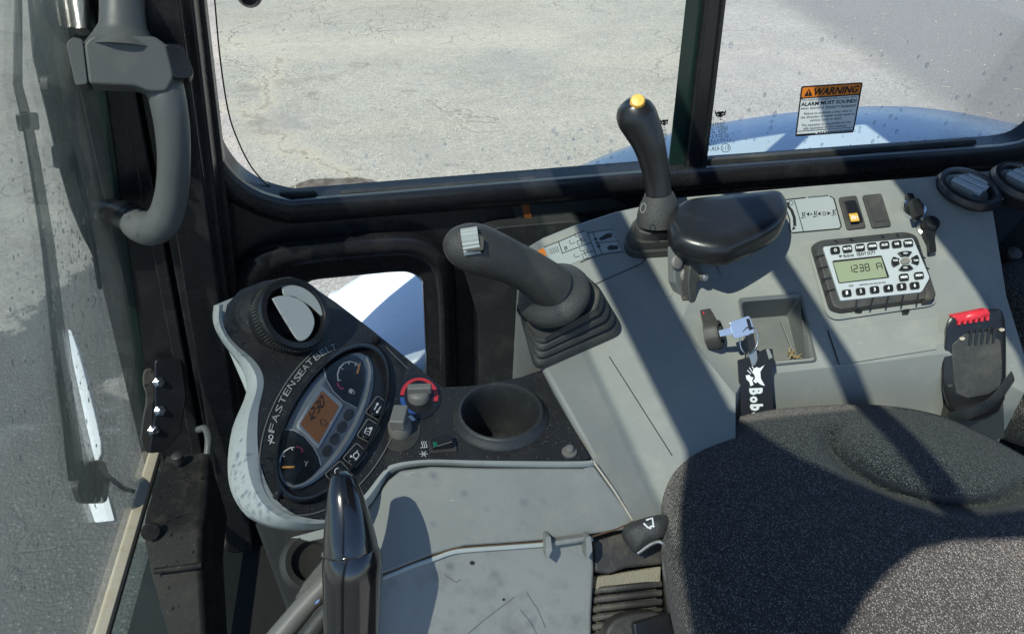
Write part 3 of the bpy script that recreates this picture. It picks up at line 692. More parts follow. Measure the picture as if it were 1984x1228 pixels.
link_mesh('arm_joint', plate(MB(), round2([(92, 150), (104, 146), (112, 172), (102, 186), (92, 176)], 4), PO, .022, .03), M['rubber'], wp, bevel=.003)
link_mesh('arm_tube', strip([(60, -20), (78, 60), (98, 150), (128, 235), (170, 400), (196, 560)], 5, 5, .012, .015), M['smooth'], wp)
link_mesh('washer_hose', strip([(195, 905), (215, 925), (240, 945), (262, 952)], 9, 9, .01, .013), M['rubber'], wp, bevel=.002)
ws_ = empty('white_strut', pd(190, 980, 1.36), 'narrow white painted strut seen through the front window beside the wiper', 'strut')
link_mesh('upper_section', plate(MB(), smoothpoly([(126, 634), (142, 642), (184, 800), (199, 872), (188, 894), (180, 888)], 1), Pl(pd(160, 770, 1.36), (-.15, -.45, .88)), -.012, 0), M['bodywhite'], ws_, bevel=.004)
link_mesh('pivot_cover', plate(MB(), round2([(168, 895), (205, 890), (214, 930), (208, 975), (160, 975), (150, 945)], 12), PG.off(-.07), -.004, .006), M['rubber'], wp, bevel=.003, seg=3)
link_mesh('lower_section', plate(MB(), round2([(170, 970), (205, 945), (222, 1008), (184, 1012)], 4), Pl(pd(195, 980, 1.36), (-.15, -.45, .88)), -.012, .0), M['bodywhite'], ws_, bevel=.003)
# ------------------------------------------------------------------ roof frame (above the picture): its bars and corners shade the console and seat
roof = empty('cab_roof', (.4, .5, 2.46), 'cab roof frame with cross bars above the front window', 'cab roof')
ZR = 2.46
def up(p, z): return p - SL*((p.z-z)/SL.z)
def roofx(u, v, pl): return up(pl.hit(u, v), ZR).x
YR1 = up(pz(1900, 1030, 1.53), ZR).y - .004
def rbar(x0, x1, name='cross_bar', y0=YR1, y1=YW+.03):
    mb = MB(); mb.prism([Vector((x0, y0, ZR)), Vector((x1, y0, ZR)), Vector((x1, y1, ZR)), Vector((x0, y1, ZR))], (0, 0, .03)); link_mesh(name, mb, M['paint'], roof, bevel=.004)
rbar(roofx(1122, 462, PD), roofx(1212, 458, PD))
rbar(roofx(1562, 640, PR), roofx(1596, 640, PR), 'cross_bar', YR1, .86)
mb = MB(); mb.prism([Vector((-.30, .87, ZR+.002)), Vector((.05, .87, ZR+.002)), Vector((.05, YW+.03, ZR+.002)), Vector((-.30, YW+.03, ZR+.002))], (0, 0, .026)); link_mesh('side_rail', mb, M['paint'], roof, bevel=.003)
x3_ = roofx(1765, 400, PR); rbar(x3_, 1.5, 'roof_panel', YR1, .80); rbar(x3_+.22, 1.5, 'roof_panel', .801)
# left roof rail over the open door and its rounded front corner
ZS = 1.53
T = lambda u, v, z=ZR: up(pz(u, v, ZS), z)
yr1 = T(1900, 1030).y; yr0 = T(1900, 1052).y
xa = roofx(1122, 462, PD)
crn = [T(1414, 817), T(1470, 865), T(1540, 912), T(1620, 948), T(1720, 990), T(1830, 1030)]
back = [T(1984, 1046), T(1850, 1052), T(1780, 1068), T(1725, 1110), T(1680, 1160), T(1640, 1228), T(1600, 1300), T(1560, 1400)]
pl_ = [Vector((xa+.02, crn[0].y+.03, ZR))] + crn + [Vector((1.5, yr1, ZR)), Vector((1.5, yr0, ZR))] + back + [T(1352, 1320), T(1330, 1200), T(1309, 1065), T(1312, 989), T(1324, 880)]
mb = MB(); mb.prism(pl_, (0, 0, .03)); link_mesh('corner_rail', mb, M['paint'], roof)
vs_ = MB(); vs_.prism([Vector((-.2, yr1-.01, ZR+.040)), Vector((.25, yr1-.01, ZR+.040)), Vector((.25, .17, ZR+.040)), Vector((-.2, .17, ZR+.040))], (0, 0, .003)); link_mesh('added_sun_dimmer', vs_, M['sundimmer'], roof, smooth=0)  # unseen dark pane, added to dim the sun falling on the seat
rg_ = MB(); rg_.prism([Vector((-.292, yr1, ZR+.031)), Vector((x3_+.21, yr1, ZR+.031)), Vector((x3_+.21, YW, ZR+.031)), Vector((-.292, YW, ZR+.031))], (0, 0, .004)); link_mesh('roof_window_pane', rg_, M['roofglass'], roof, smooth=0)
fp = MB(); fp.box((-.36, -.09, 1.7), Vector((.03, 0, 0)), Vector((0, .03, 0)), Vector((.13, 0, .80))); link_mesh('front_pillar', fp, M['paint'], roof)
# ------------------------------------------------------------------ dash console: instrument pod and cup holder panel
dash = empty('dash_console', PB.hit(800, 900) - Vector((0, 0, .3)), 'pale grey dash console with a black grained top carrying gauges and a cup holder', 'console')
podE = [(742, 913), (790, 695)]                                # fold between pod face and cup panel
pod = [(790, 695), (722, 640), (650, 585), (600, 552), (560, 536), (510, 545), (465, 562), (440, 590), (432, 625), (452, 662), (496, 702), (511, 740), (500, 800), (501, 880), (522, 948), (556, 986), (596, 1003), (650, 1003), (700, 965), (742, 913)]
cupc = (970, 806)
hole = ellpx(cupc[0], cupc[1]+2, 84, 57, 1, -.03, 40)
pan = [(742, 913), (765, 898), (830, 890), (940, 892), (1128, 893), (1143, 886), (1074, 768), (1050, 716), (1010, 730), (952, 743), (905, 748), (857, 750), (790, 695)]
podP = [PP.hit(*q) for q in pod]; podP[0] = PB.hit(*podE[1]); podP[-1] = PB.hit(*podE[0])
panP = [PB.hit(*q) for q in pan]
mb = MB(); mb.fan(podP); mb.fan(panP, [[PB.hit(*q) for q in hole]])
link_mesh('top_cover', mb, M['blacktex'], dash, smooth=20)
# shell: rolls over the edge of the pod, then goes down
innr = [(432, 590), (432, 625), (452, 662), (496, 702), (511, 740), (500, 800), (501, 880), (522, 948), (556, 986), (596, 1003), (650, 1003), (700, 965), (742, 913), (765, 898), (830, 890), (940, 892), (1128, 893), (1143, 886)]
outr = [(414, 592), (413, 625), (430, 662), (468, 715), (477, 760), (450, 830), (441, 905), (452, 962), (490, 1008), (560, 1027), (650, 1018), (712, 985), (752, 930), (775, 912), (835, 903), (940, 906), (1130, 906), (1152, 898)]
innr, outr = [(p[0], p[1]) for p in spline(innr, 4)], [(p[0], p[1]) for p in spline(outr, 4)]
r0, r1, r2, r3, r4 = [], [], [], [], []
ncut = 12*4+2
for i, (a, b) in enumerate(zip(innr, outr)):
    onpod = i < ncut
    pl = PP if onpod else PB
    A = pl.hit(*a); r0.append(A)
    mid = ((a[0]*.62+b[0]*.38), (a[1]*.62+b[1]*.38))
    r1.append(pl.hit(*mid, .003 if onpod else .0015)); 
    dz = .035 if onpod else .010
    if onpod and i > ncut-10: dz = .035 - .025*(i-(ncut-10))/10
    m2 = (a[0]*.15+b[0]*.85, a[1]*.15+b[1]*.85)
    r2.append(pl.hit(*m2, -.35*dz)); B = pl.hit(*b, -dz); r3.append(B)
    inw = Vector((.25, .25, 0))
    r4.append(B + (Vector((.035, .05, -.015)) if onpod else Vector((.02, .03, -.02))))
mb = MB(); n = len(r0); rr = [r0, r1, r2, r3, r4]
for k in range(4): mb.add(rr[k]+rr[k+1], [(i, i+1, n+i+1, n+i) for i in range(n-1)])
link_mesh('shell', mb, M['shell'], dash, smooth=60)
mb = MB(); mb.prism([pd(412, 610, .99), pd(428, 606, .985), pd(486, 735, .93), pd(480, 770, .925), pd(470, 745, .935)], (0, .03, -.03)); link_mesh('shell_side', mb, M['shell'], dash, bevel=.003)
# steep light front of the dash and the scuffed panel below
C0 = [(712, 985), (752, 930), (775, 911), (835, 903), (940, 906), (1130, 906), (1148, 896), (1230, 1008), (1210, 1026), (1060, 1046), (985, 1052), (900, 1058), (840, 1074), (740, 1112), (680, 1100)]
mb = MB(); mb.prism([PS.hit(u, v, -.002) for u, v in C0], -PS.n*.01); link_mesh('front_slope', mb, M['grey'], dash, bevel=.003)
PL_ = Pl(PS.hit(900, 1060, -.004), (0, -.80, .60))
low = [(640, 1150), (744, 1116), (842, 1077), (902, 1062), (985, 1056), (1062, 1050), (1148, 1046), (1152, 1100), (1147, 1190), (1146, 1300), (620, 1300)]
mb = MB(); mb.prism([PL_.hit(u, v, 0) for u, v in low], -PL_.n*.012); link_mesh('lower_panel', mb, M['greyfloor'], dash, bevel=.004, seg=3)
lipc = [(p[0], p[1]) for p in spline([(742, 1116), (800, 1092), (844, 1077), (872, 1067), (902, 1062), (985, 1056), (1062, 1050), (1150, 1040)], 4)]
mb = MB(); plate(mb, lipc+[(p[0]+1, p[1]+9) for p in lipc[::-1]], PL_, -.002, .004); link_mesh('panel_lip', mb, M['shell'], dash, bevel=.0015, seg=3)
mb = MB(); ribbon(mb, [(p[0], p[1]-2) for p in lipc]+[(1190, 1026), (1225, 1012)], PL_, 3.5, .002); link_mesh('dust_line', mb, M['brown'], dash)
for u in (1062, 1140):
    mb = MB(); plate(mb, round2([(u-4, 1040), (u+5, 1038), (u+8, 1066), (u-2, 1084), (u-4, 1070)], 3), PL_, 0, .022); link_mesh('clip_tab', mb, M['greyfloor'], dash, bevel=.002)
mb = MB(); plate(mb, [(1066, 1049), (1140, 1038), (1140, 1048), (1066, 1060)], PL_, 0, .012); link_mesh('clip_bridge', mb, M['greyfloor'], dash, bevel=.002)
for q in ([(906, 1228), (938, 1200), (997, 1156)], [(1020, 1147), (1042, 1180), (1057, 1216)], [(1008, 1180), (1030, 1208), (1040, 1228)], [(860, 1112), (884, 1128), (892, 1122)]):
    mb = MB(); ribbon(mb, q, PL_, 1.5, .0006); link_mesh('scratch', mb, M['scuff'], dash)
for u, v, r in ((915, 1090, 5), (976, 1161, 3)):
    mb = MB(); plate(mb, ellpx(u, v, r, r*.8, n=10), PL_, -.002, .0006); link_mesh('small_hole', mb, M['ink'], dash)
# cup holder
mb = MB(); c = PB.hit(*cupc); k = (c-CC).dot(CF)/FPX
ru = 80*k
mb.lathe(c, (0, 0, 1), [(ru*1.17, -.001), (ru*1.14, .003), (ru*1.06, .005), (ru*1.04, .0085), (ru*1.0, .0105), (ru*.955, .0105), (ru*.93, .008), (ru*.915, .002), (ru*.88, -.03), (ru*.83, -.056), (ru*.80, -.064), (ru*.72, -.0625), (0.001, -.0625)], 64, caps=False)
link_mesh('cup_holder', mb, M['dimboard'], dash, smooth=60)
# pegs and a push plug
for u, v, pl in ((728, 662, PP), (536, 962, PP)):
    mb = MB(); lathe_px(mb, u, v, pl, 0, [(8, 0), (8, .003), (6, .008), (2, .0095)], seg=16); link_mesh('screw_head', mb, M['smooth'], dash)
mb = MB(); lathe_px(mb, 1103, 876, PB, 0, [(15, 0), (14.5, .002), (9, .0025), (8.5, .007), (6.5, .0085), (1, .009)], seg=24); link_mesh('push_plug', mb, M['knob'], dash)
mb = MB(); lathe_px(mb, 668, 676, PP, 0, [(5, 0), (3, .001), (1, -.004)], seg=12); link_mesh('small_dimple', mb, M['rubber'], dash)
# raised rib lines of the moulding
mb = MB()
ribbon(mb, ellpx(643, 818, 196, 116, .5, -.866, 50, 60, 300), PP, 2.2, .0012)
ribbon(mb, [(748, 672), (782, 706), (800, 722)], PP, 2, .001)
link_mesh('moulded_rib', mb, M['knob'], dash)
# side panel below the pod, coloured dark for its shade, with a round foot vent
sp = Pl(pd(560, 1060, .93), (.35, -.5, .79))
mb = MB(); plate(mb, [(500, 1010), (660, 1000), (680, 1200), (590, 1240), (566, 1190)], sp, -.02, 0); link_mesh('foot_panel', mb, M['dimboard'], dash)
mb = MB(); lathe_px(mb, 600, 1088, sp, 0, [(58, 0), (58, .006), (50, .012), (38, .010), (34, .0), (30, -.012), (1, -.012)], seg=32); link_mesh('foot_vent', mb, M['rubber'], dash)
mb = MB(); plate(mb, [(565, 1040), (640, 1020), (640, 1040), (600, 1048)], sp, .0, .012); link_mesh('vent_lip', mb, M['shell'], dash, bevel=.002)

# ------------------------------------------------------------------ instrument cluster
ic = empty('instrument_cluster', PP.hit(643, 818), 'oval instrument cluster with two gauges and an amber clock display', 'gauge cluster')
D5 = (.5, -.866)
E1 = lambda s, dx=0, dy=0, n=56: ellpx(643+dx, 818+dy, 165*s, 82*s, *D5, n)
rings = []
for s, h in ((1.05, 0), (1.045, .006), (1.02, .009), (.985, .009), (.965, .006), (.95, .001)): rings.append(hits(E1(s), PP, h))
mb = MB(); mb.loft(rings, caps=False); link_mesh('bezel', mb, M['smooth'], ic, smooth=60)
mb = MB(); mb.fan(hits(E1(.97), PP, .0015)); link_mesh('backing', mb, M['smooth'], ic)
LE = lambda a, b, n=56, **k: ellpx(630, 813, a, b, *D5, n, **k)
mb = MB(); mb.fan(hits(LE(147, 61), PP, .002)); link_mesh('dial_face', mb, M['dialsilver'], ic)
arc = lambda a, b, t0, t1, n=40: ellpx(630, 813, a, b, *D5, n, t0, t1)
ra = arc(152, 66, -20, 200, 40); rb = arc(140, 50, -14, 194, 40)
ra, rb = arc(150, 65, 6, 172, 44), arc(142, 50, 12, 166, 44)
mb = MB(); A, Bm, Bq = hits(ra, PP, .002), hits([((p[0]+q[0])/2, (p[1]+q[1])/2) for p, q in zip(ra, rb)], PP, .0065), hits(rb, PP, .0022)
n = len(A); mb.add(A+Bm+Bq, [(i, i+1, n+i+1, n+i) for i in range(n-1)]+[(n+i, n+i+1, 2*n+i+1, 2*n+i) for i in range(n-1)]); link_mesh('silver_trim', mb, M['silver'], ic, smooth=80)
dial1 = [(627, 712), (632, 735), (645, 757), (665, 777), (691, 790), (700, 768), (707, 743), (709, 720), (704, 700), (692, 689), (675, 687), (655, 692), (640, 701)]
dial2 = [(549, 831), (570, 833), (590, 845), (607, 865), (618, 885), (622, 901), (605, 922), (585, 937), (570, 940), (552, 930), (543, 905), (541, 880), (543, 850)]
for d in (dial1, dial2):
    mb = MB(); poly(mb, d, PP, .0028); link_mesh('dial', mb, M['lens'], ic)
    e = d[:5] if d is dial1 else d[:6]
    mb = MB(); ribbon(mb, e, PP, 3, .0034); link_mesh('dial_rim', mb, M['silver'], ic)
w_ = MB(); p_ = MB()
ribbon(w_, [(655, 738), (654, 725), (658, 712), (667, 703), (678, 700), (690, 703), (695, 709)], PP, 2.6, .0034)
for a, b in (((655, 737), (661, 736)), ((660, 711), (665, 716)), ((676, 700), (676, 706)), ((690, 703), (688, 709))): ribbon(w_, [a, b], PP, 2, .0034)
link_mesh('gauge_scale', w_, M['white'], ic); w_ = MB()
ribbon(p_, [(654, 741), (656, 748), (661, 753), (666, 752)], PP, 4, .0034)
link_mesh('gauge_red_zone', p_, M['pink'], ic); p_ = MB()
ribbon(w_, [(542, 896), (544, 885), (551, 874), (562, 867), (570, 866)], PP, 2.4, .0034)
for a, b in (((545, 881), (551, 884)), ((564, 867), (567, 872))): ribbon(w_, [a, b], PP, 2, .0034)
ribbon(p_, [(573, 865), (580, 866), (586, 870), (585, 876)], PP, 3, .0034); link_mesh('gauge_red_zone', p_, M['pink'], ic)
link_mesh('gauge_scale', w_, M['white'], ic); w_ = MB()
poly(w_, [(678, 752), (685, 755), (681, 763), (675, 759)], PP, .0034); ribbon(w_, [(686, 756), (687, 761), (684, 764)], PP, 1.4, .0034)
link_mesh('fuel_symbol', w_, M['white'], ic); w_ = MB()
ribbon(w_, [(590, 893), (594, 897), (592, 903)], PP, 1.6, .0034); ribbon(w_, [(592, 899), (597, 893)], PP, 1.4, .0034); link_mesh('temperature_symbol', w_, M['white'], ic)
for q in ([(697, 702), (699, 703), (694.5, 723), (690, 722)], [(547, 903), (571, 902), (571, 905.5), (547, 906)]):
    mb = MB(); plate(mb, q, PP, .0035, .0048); link_mesh('needle', mb, M['needle'], ic)
lf = [(574, 822), (622, 745), (666, 783), (618, 868)]
mb = MB(); plate(mb, round2(lf, 5), PP, .002, .0042); link_mesh('display_frame', mb, M['silver'], ic, bevel=.0008)
mb = MB(); poly(mb, [(581, 821), (624, 756), (657, 787), (617, 859)], PP, .0047); link_mesh('display', mb, M['lcdorange'], ic)
mb = MB(); sevenseg(mb, '1230', PP, (597, 824), (630, 781), (593, 806), 2.2, .0050)
ribbon(mb, [(623, 823), (620, 812), (628, 812), (634, 820), (628, 825)], PP, 1.6, .005, True); link_mesh('display_digits', mb, M['ink'], ic)
for u, v in ((676, 802), (663, 826), (649, 849), (634, 872)):
    mb = MB(); plate(mb, ellpx(u, v, 12, 9, *D5, 18), PP, .002, .0035); link_mesh('warning_lamp', mb, M['lamp'], ic, bevel=.0006)
btn = [(731, 790), (714, 834), (688, 881), (654, 915)]
for i, (u, v) in enumerate(btn):
    ang = [(.55, -.835), (.5, -.866), (.62, -.78), (.72, -.7)][i]
    dx, dy = ang; px_, py_ = -dy, dx
    f2 = lambda a, b: (u+dx*a+px_*b, v+dy*a+py_*b)
    mb = MB(); ribbon(mb, round2([f2(-20, -15), f2(20, -13), f2(19, 16), f2(-19, 16)], 5), PP, 2, .0045, True); link_mesh('button_outline', mb, M['knob'], ic)
    b_ = MB(); plate(b_, ellpx(u, v, 15, 13, dx, dy, 24), PP, .002, .006); bo = link_mesh('button', b_, M['smooth'], ic, bevel=.001)
    s_ = MB()
    if i == 0: ribbon(s_, [f2(-6, -3), f2(5, -4)], PP, 1.6, .0064); ribbon(s_, [f2(-5, 4), f2(6, 4)], PP, 1.6, .0064); poly(s_, [f2(5, -7), f2(10, -4), f2(5, -1)], PP, .0064); poly(s_, [f2(-5, 1), f2(-10, 4), f2(-5, 7)], PP, .0064)
    elif i == 1: ribbon(s_, [f2(-7, -5), f2(3, -6), f2(4, 4), f2(-7, 5)], PP, 1.6, .0064, True); poly(s_, [f2(5, -3), f2(10, 3), f2(4, 5)], PP, .0064); ribbon(s_, [f2(-3, -3), f2(0, 3)], PP, 1.2, .0064)
    elif i == 2: ribbon(s_, ellpx(u+2, v+1, 6, 5, dx, dy, 14), PP, 1.6, .0064, True); ribbon(s_, [f2(6, -2), f2(10, -1)], PP, 1.6, .0064); poly(s_, [f2(-10, -5), f2(-5, -7), f2(-6, -1)], PP, .0064); ribbon(s_, [f2(-8, 6), f2(2, 8)], PP, 1.4, .0064)
    else: ribbon(s_, ellpx(u, v-3, 6, 5, dx, dy, 14, 40, 330), PP, 1.6, .0064)
    link_mesh('button_symbol', s_, M['white'], bo)
mb = MB(); mb.loft([hits(LE(150*s, 64*s), PP, h) for s, h in ((1.0, .0045), (.92, .0070), (.75, .0088), (.5, .0098), (.2, .0102), (.02, .0103))], caps=False); link_mesh('dial_lens', mb, M['dialglass'], ic, smooth=80)
cs = [('F', 527, 829, 31), ('A', 533, 809, 29), ('S', 540, 791, 28), ('T', 547, 774, 27), ('E', 555, 759, 26), ('N', 564, 745, 25), ('S', 576, 731, 23), ('E', 583, 721, 22), ('A', 591, 711, 20), ('T', 600, 701, 18), ('B', 614, 690, 15), ('E', 625, 682, 12), ('L', 636, 676, 9), ('T', 646, 672, 6)]
for i, (ch, u, v, _) in enumerate(cs):
    a = cs[max(0, i-1)]; b = cs[min(len(cs)-1, i+1)]; t = Vector((b[1]-a[1], b[2]-a[2])).normalized(); nrm = Vector((t.y, -t.x)); ctr = Vector((u, v)); wd = .42*math.hypot(b[1]-a[1], b[2]-a[2])/max(1, min(len(cs)-1, i+1)-max(0, i-1))
    A = ctr - t*wd - nrm*6.5; mb = MB(); text(mb, ch, PP, tuple(A), tuple(A+t*wd*2), tuple(A+nrm*12), .0012, .004); link_mesh('letter', mb, M['emboss'], ic)
mb = MB(); ribbon(mb, ellpx(525, 846, 4, 4, 1, 0, 10), PP, 1.8, .0012, True); ribbon(mb, [(519, 852), (532, 858)], PP, 2, .0012); ribbon(mb, [(527, 850), (523, 860)], PP, 2, .0012); link_mesh('seat_belt_symbol', mb, M['offwhite'], ic)

# ------------------------------------------------------------------ knobs and switch on the cup panel
def knob(u, v, pl, rad, hgt, ang, name, label, wide=.36):
    t = empty(name, pl.hit(u, v), label, 'knob', 'round heater knobs on the dash')
    mb = MB(); lathe_px(mb, u, v, pl, 0, [(rad, 0), (rad*.98, hgt*.45), (rad*.80, hgt*.6), (1, hgt*.62)], seg=28); link_mesh('knob_base', mb, M['knob'], t, smooth=50)
    c = pl.hit(u, v); k = (c-CC).dot(CF)/FPX; d = Vector((math.cos(ang), math.sin(ang), 0)); d = (d-pl.n*d.dot(pl.n)).normalized(); s = pl.n.cross(d)
    mb = MB(); mb.box(c+pl.n*hgt*.75+d*rad*k*.12, d*rad*k*1.05, s*rad*k*wide, pl.n*hgt*.25); link_mesh('pointer_ridge', mb, M['knob'], t, bevel=.002, seg=3); return t
t = knob(812, 772, PB, 22, .020, -.1, 'temperature_knob', 'upper grey heater knob inside a red and blue arc')
mb = MB(); plate(mb, ellpx(812, 768, 42, 43, 1, 0, 40), PB, -.001, .0012); link_mesh('dial_plate', mb, M['smooth'], t)
mb = MB(); ribbon(mb, ellpx(812, 768, 33, 34, 1, 0, 22, 185, 375), PB, 8, .0018); link_mesh('hot_arc', mb, M['red'], t)
mb = MB(); ribbon(mb, ellpx(812, 768, 33, 35, 1, 0, 22, 178, 104), PB, 8, .0018); link_mesh('cold_arc', mb, M['blue'], t)
t = knob(776, 836, PB, 23, .027, 1.35, 'fan_knob', 'lower grey heater knob inside a white stepped arc', .62)
mb = MB(); plate(mb, ellpx(774, 832, 40, 42, 1, 0, 40), PB, -.001, .0009); link_mesh('dial_plate', mb, M['rubber'], t)
mb = MB()
for a0, a1, wd in ((235, 252, 3), (256, 275, 5), (280, 300, 7), (305, 328, 8)): ribbon(mb, ellpx(774, 832, 33, 33, 1, 0, 6, a0, a1), PB, wd, .0018)
ribbon(mb, ellpx(747, 824, 4, 5, 1, 0, 14), PB, 1.6, .0018, True); link_mesh('speed_marks', mb, M['white'], t)
sw = empty('defrost_switch', PB.hit(858, 862), 'small black rocker switch with green window on the cup holder panel', 'switch')
mb = MB(); plate(mb, round2([(829, 852), (878, 848), (886, 872), (832, 876)], 3), PB, 0, .003); link_mesh('switch_frame', mb, M['rubber'], sw, bevel=.001)
mb = MB(); Q = hits([(834, 855), (872, 851), (878, 868), (838, 872)], PB, .003); nn = Vector((0, 0, 1)); mb.prism(Q, nn*.004); mb.v[5] += nn*.006; mb.v[6] += nn*.006; link_mesh('rocker', mb, M['smooth'], sw, bevel=.0008)
mb = MB(); poly(mb, [(838, 856), (848, 855), (850, 864), (840, 866)], PB, .0085); link_mesh('green_window', mb, M['green'], sw)
mb = MB()
for x in (818, 822, 826): ribbon(mb, [(x, 854), (x-1.5, 858), (x+1, 862), (x, 866)], PB, 1.2, .0006)
ribbon(mb, [(814, 867), (829, 866)], PB, 1.2, .0006)
for a in (0, 60, 120): ribbon(mb, [(821-8*math.cos(math.radians(a)), 879-6*math.sin(math.radians(a))), (821+8*math.cos(math.radians(a)), 879+6*math.sin(math.radians(a)))], PB, 1.3, .0006)
link_mesh('switch_symbol', mb, M['offwhite'], sw)

# ------------------------------------------------------------------ air vents
def airvent(c, n, R, label, flaps, name='air_vent', seg=72, hgt=.03, group='round air vents'):
    t = empty(name, c, label, 'air vent', group)
    mb = MB(); mb.lathe(c, n, [(R*1.02, -hgt*1.4), (R*1.04, -hgt), (R, -hgt*.35), (R*.99, -.002), (R*.95, .003), (R*.82, .004), (R*.75, .0), (R*.73, -.012), (R*.70, -.03), (.002, -.03)], seg, caps=False, mod=lambda j: 1)
    link_mesh('ring', mb, M['smooth'], t, smooth=50); return t
vn = Vector((.58, -.50, .64)).normalized(); vc = PP.hit(572, 607, .034); PV = Pl(vc, vn); kv = (vc-CC).dot(CF)/FPX
t = airvent(vc, vn, 74*kv, 'round air vent with open flaps on top of the dash pod', None)
mb = MB(); uu = vn.orthogonal().normalized(); bb = vn.cross(uu)
for j in range(72):
    a = 2*math.pi*j/72; d = uu*math.cos(a)+bb*math.sin(a); s = vn.cross(d); mb.box(vc+d*74.5*kv-vn*.009, d*.0008, s*.0010, vn*.006)
link_mesh('knurling', mb, M['rubber'], t, smooth=0)
fl1 = [(p[0], p[1]) for p in spline([(448, 468), (480, 452), (520, 444), (560, 446), (600, 464), (640, 505), (668, 556), (688, 610), (690, 650), (660, 625), (620, 590), (570, 560), (520, 536), (465, 530), (448, 468)], 3)][:-1]; fl2 = [(p[0], p[1]) for p in spline([(392, 545), (430, 532), (480, 530), (540, 545), (590, 578), (628, 628), (645, 685), (632, 740), (604, 780), (570, 798), (540, 786), (500, 728), (440, 630), (392, 545)], 3)][:-1]
for fl, h in ((fl1, .001), (fl2, .005)):
    mb = MB(); plate(mb, [(400+a/3.07, 400+b/3.07) for a, b in fl], PV, h-.003, h); link_mesh('flap', mb, M['shell'], t, bevel=.001)
mb = MB()   # housing below the dash vent
mb.lathe(vc-vn*.016, vn, [(74*kv, 0), (77*kv, -.012), (84*kv, -.03), (88*kv, -.06)], 48, caps=False); link_mesh('vent_housing', mb, M['blacktex'], t, smooth=60)
for (u, v, r, lab) in ((1880, 362, 50, 'left one of two oval black vents at the back of the right console'), (1987, 350, 50, 'right one of two oval black vents, cut by the picture edge')):
    c = PR.hit(u, v, .004); k = (c-CC).dot(CF)/FPX; nv = Vector((.05, -.22, 1)).normalized()
    t = airvent(c, nv, r*1.20*k, lab, None, hgt=.006)
    pv = Pl(c, nv)
    for q in ([(-36, -12), (-29, -18), (27, 8), (21, 15)], [(-23, -20), (-14, -23), (38, 0), (33, 6)], [(-8, -24), (1, -24), (42, -7), (40, -3)], [(-38, -4), (-34, -8), (8, 14), (2, 17)]):
        mb = MB(); plate(mb, [(u+a, v-2+b) for a, b in q], pv, -.005, .0005); link_mesh('fin', mb, M['knob'] if q[0][0] == -38 else M['silver'], t, bevel=.0006)
# ------------------------------------------------------------------ right console
rc = empty('right_console', Vector((.45, .75, 1.2)), 'grey moulded right hand console with storage tray and front slope', 'console')
d_ = dict(a=PD.hit(1006, 482), b=PD.hit(1050, 456), c=PD.hit(1110, 432), d=PD.hit(1190, 406), e=PD.hit(1250, 393), f=PD.hit(1312, 384), g=PD.hit(1345, 560), h=PD.hit(1316, 632), i=PD.hit(1180, 692), j=PD.hit(1064, 744), k=PD.hit(1040, 700))
p3 = PS.hit(1226, 1010); PS1 = Pl(p3, (d_['i']-p3).cross(d_['h']-p3)); p2 = PS1.hit(1146, 890); k2 = PS1.hit(1425, 765)
mb = MB(); mb.add([d_[x] for x in 'abcdefghijk'], [tuple(range(11))])
SLP = [d_['j'], d_['i'], d_['h'], k2, PS1.hit(1425, 900), PS1.hit(1330, 1040), p3, p2]
q_ = PS1.hit(1302, 884); SLP.append(q_)
mb.add(SLP, [(0, 1, 7), (1, 8, 7), (8, 6, 7), (1, 2, 3), (1, 3, 8), (3, 4, 8), (4, 5, 8), (5, 6, 8)])
# left flank down to the cup panel and behind
lf = [d_['j'], d_['k'], d_['a']]; dn = [PB.hit(1074, 768, -.002), PB.hit(1050, 716, -.002), d_['a']-Vector((.01, 0, .25))]
mb.add(lf+dn, [(0, 1, 4, 3), (1, 2, 5, 4)]); mb.add([d_['j'], PB.hit(1074, 768, -.002), p2], [(0, 1, 2)])
# rear flank
bk = [d_[x] for x in 'abcdef']; mb.add(bk+[p-Vector((0, -.02, .25)) for p in bk], [(i, i+1, 7+i, 6+i) for i in range(5)])
link_mesh('joystick_pod', mb, M['grey'], rc, bevel=.009, seg=4, smooth=30)
# radio panel with a tray opening
tray = round2([(1437, 585), (1549, 576), (1579, 697), (1455, 708)], 7, 3)
Rout = [(1345, 381), (1560, 362), (1800, 343), (1838, 380), (1868, 560), (1840, 640), (1830, 662), (1720, 676), (1600, 690), (1440, 706), (1425, 610), (1400, 540)]
mb = MB(); mb.fan(hits(Rout, PR), [hits(tray, PR)])
RB = [PR.hit(1440, 706), PR.hit(1600, 690), PR.hit(1720, 676), PR.hit(1830, 662)]
f1 = [p + Vector((0, -.012, -.008)) for p in RB]; f2 = [p + Vector((0, -.021, -.05)) for p in RB]; f3 = [p + Vector((0, -.026, -.45)) for p in RB]
n = 4
for a, b in ((RB, f1), (f1, f2), (f2, f3)): mb.add(a+b, [(i, i+1, n+i+1, n+i) for i in range(n-1)])
# key face between the pod and the tray
kf = [d_['f'], d_['g'], d_['h'], k2, PR.hit(1345, 381), PR.hit(1400, 540), PR.hit(1425, 610), PR.hit(1440, 706), f1[0], f2[0], f3[0], k2-Vector((0, 0, .4))]
mb.add(kf, [(0, 4, 5, 1), (1, 5, 6), (1, 6, 2), (2, 6, 7), (2, 7, 8), (2, 8, 3), (3, 8, 9), (3, 9, 10, 11)])
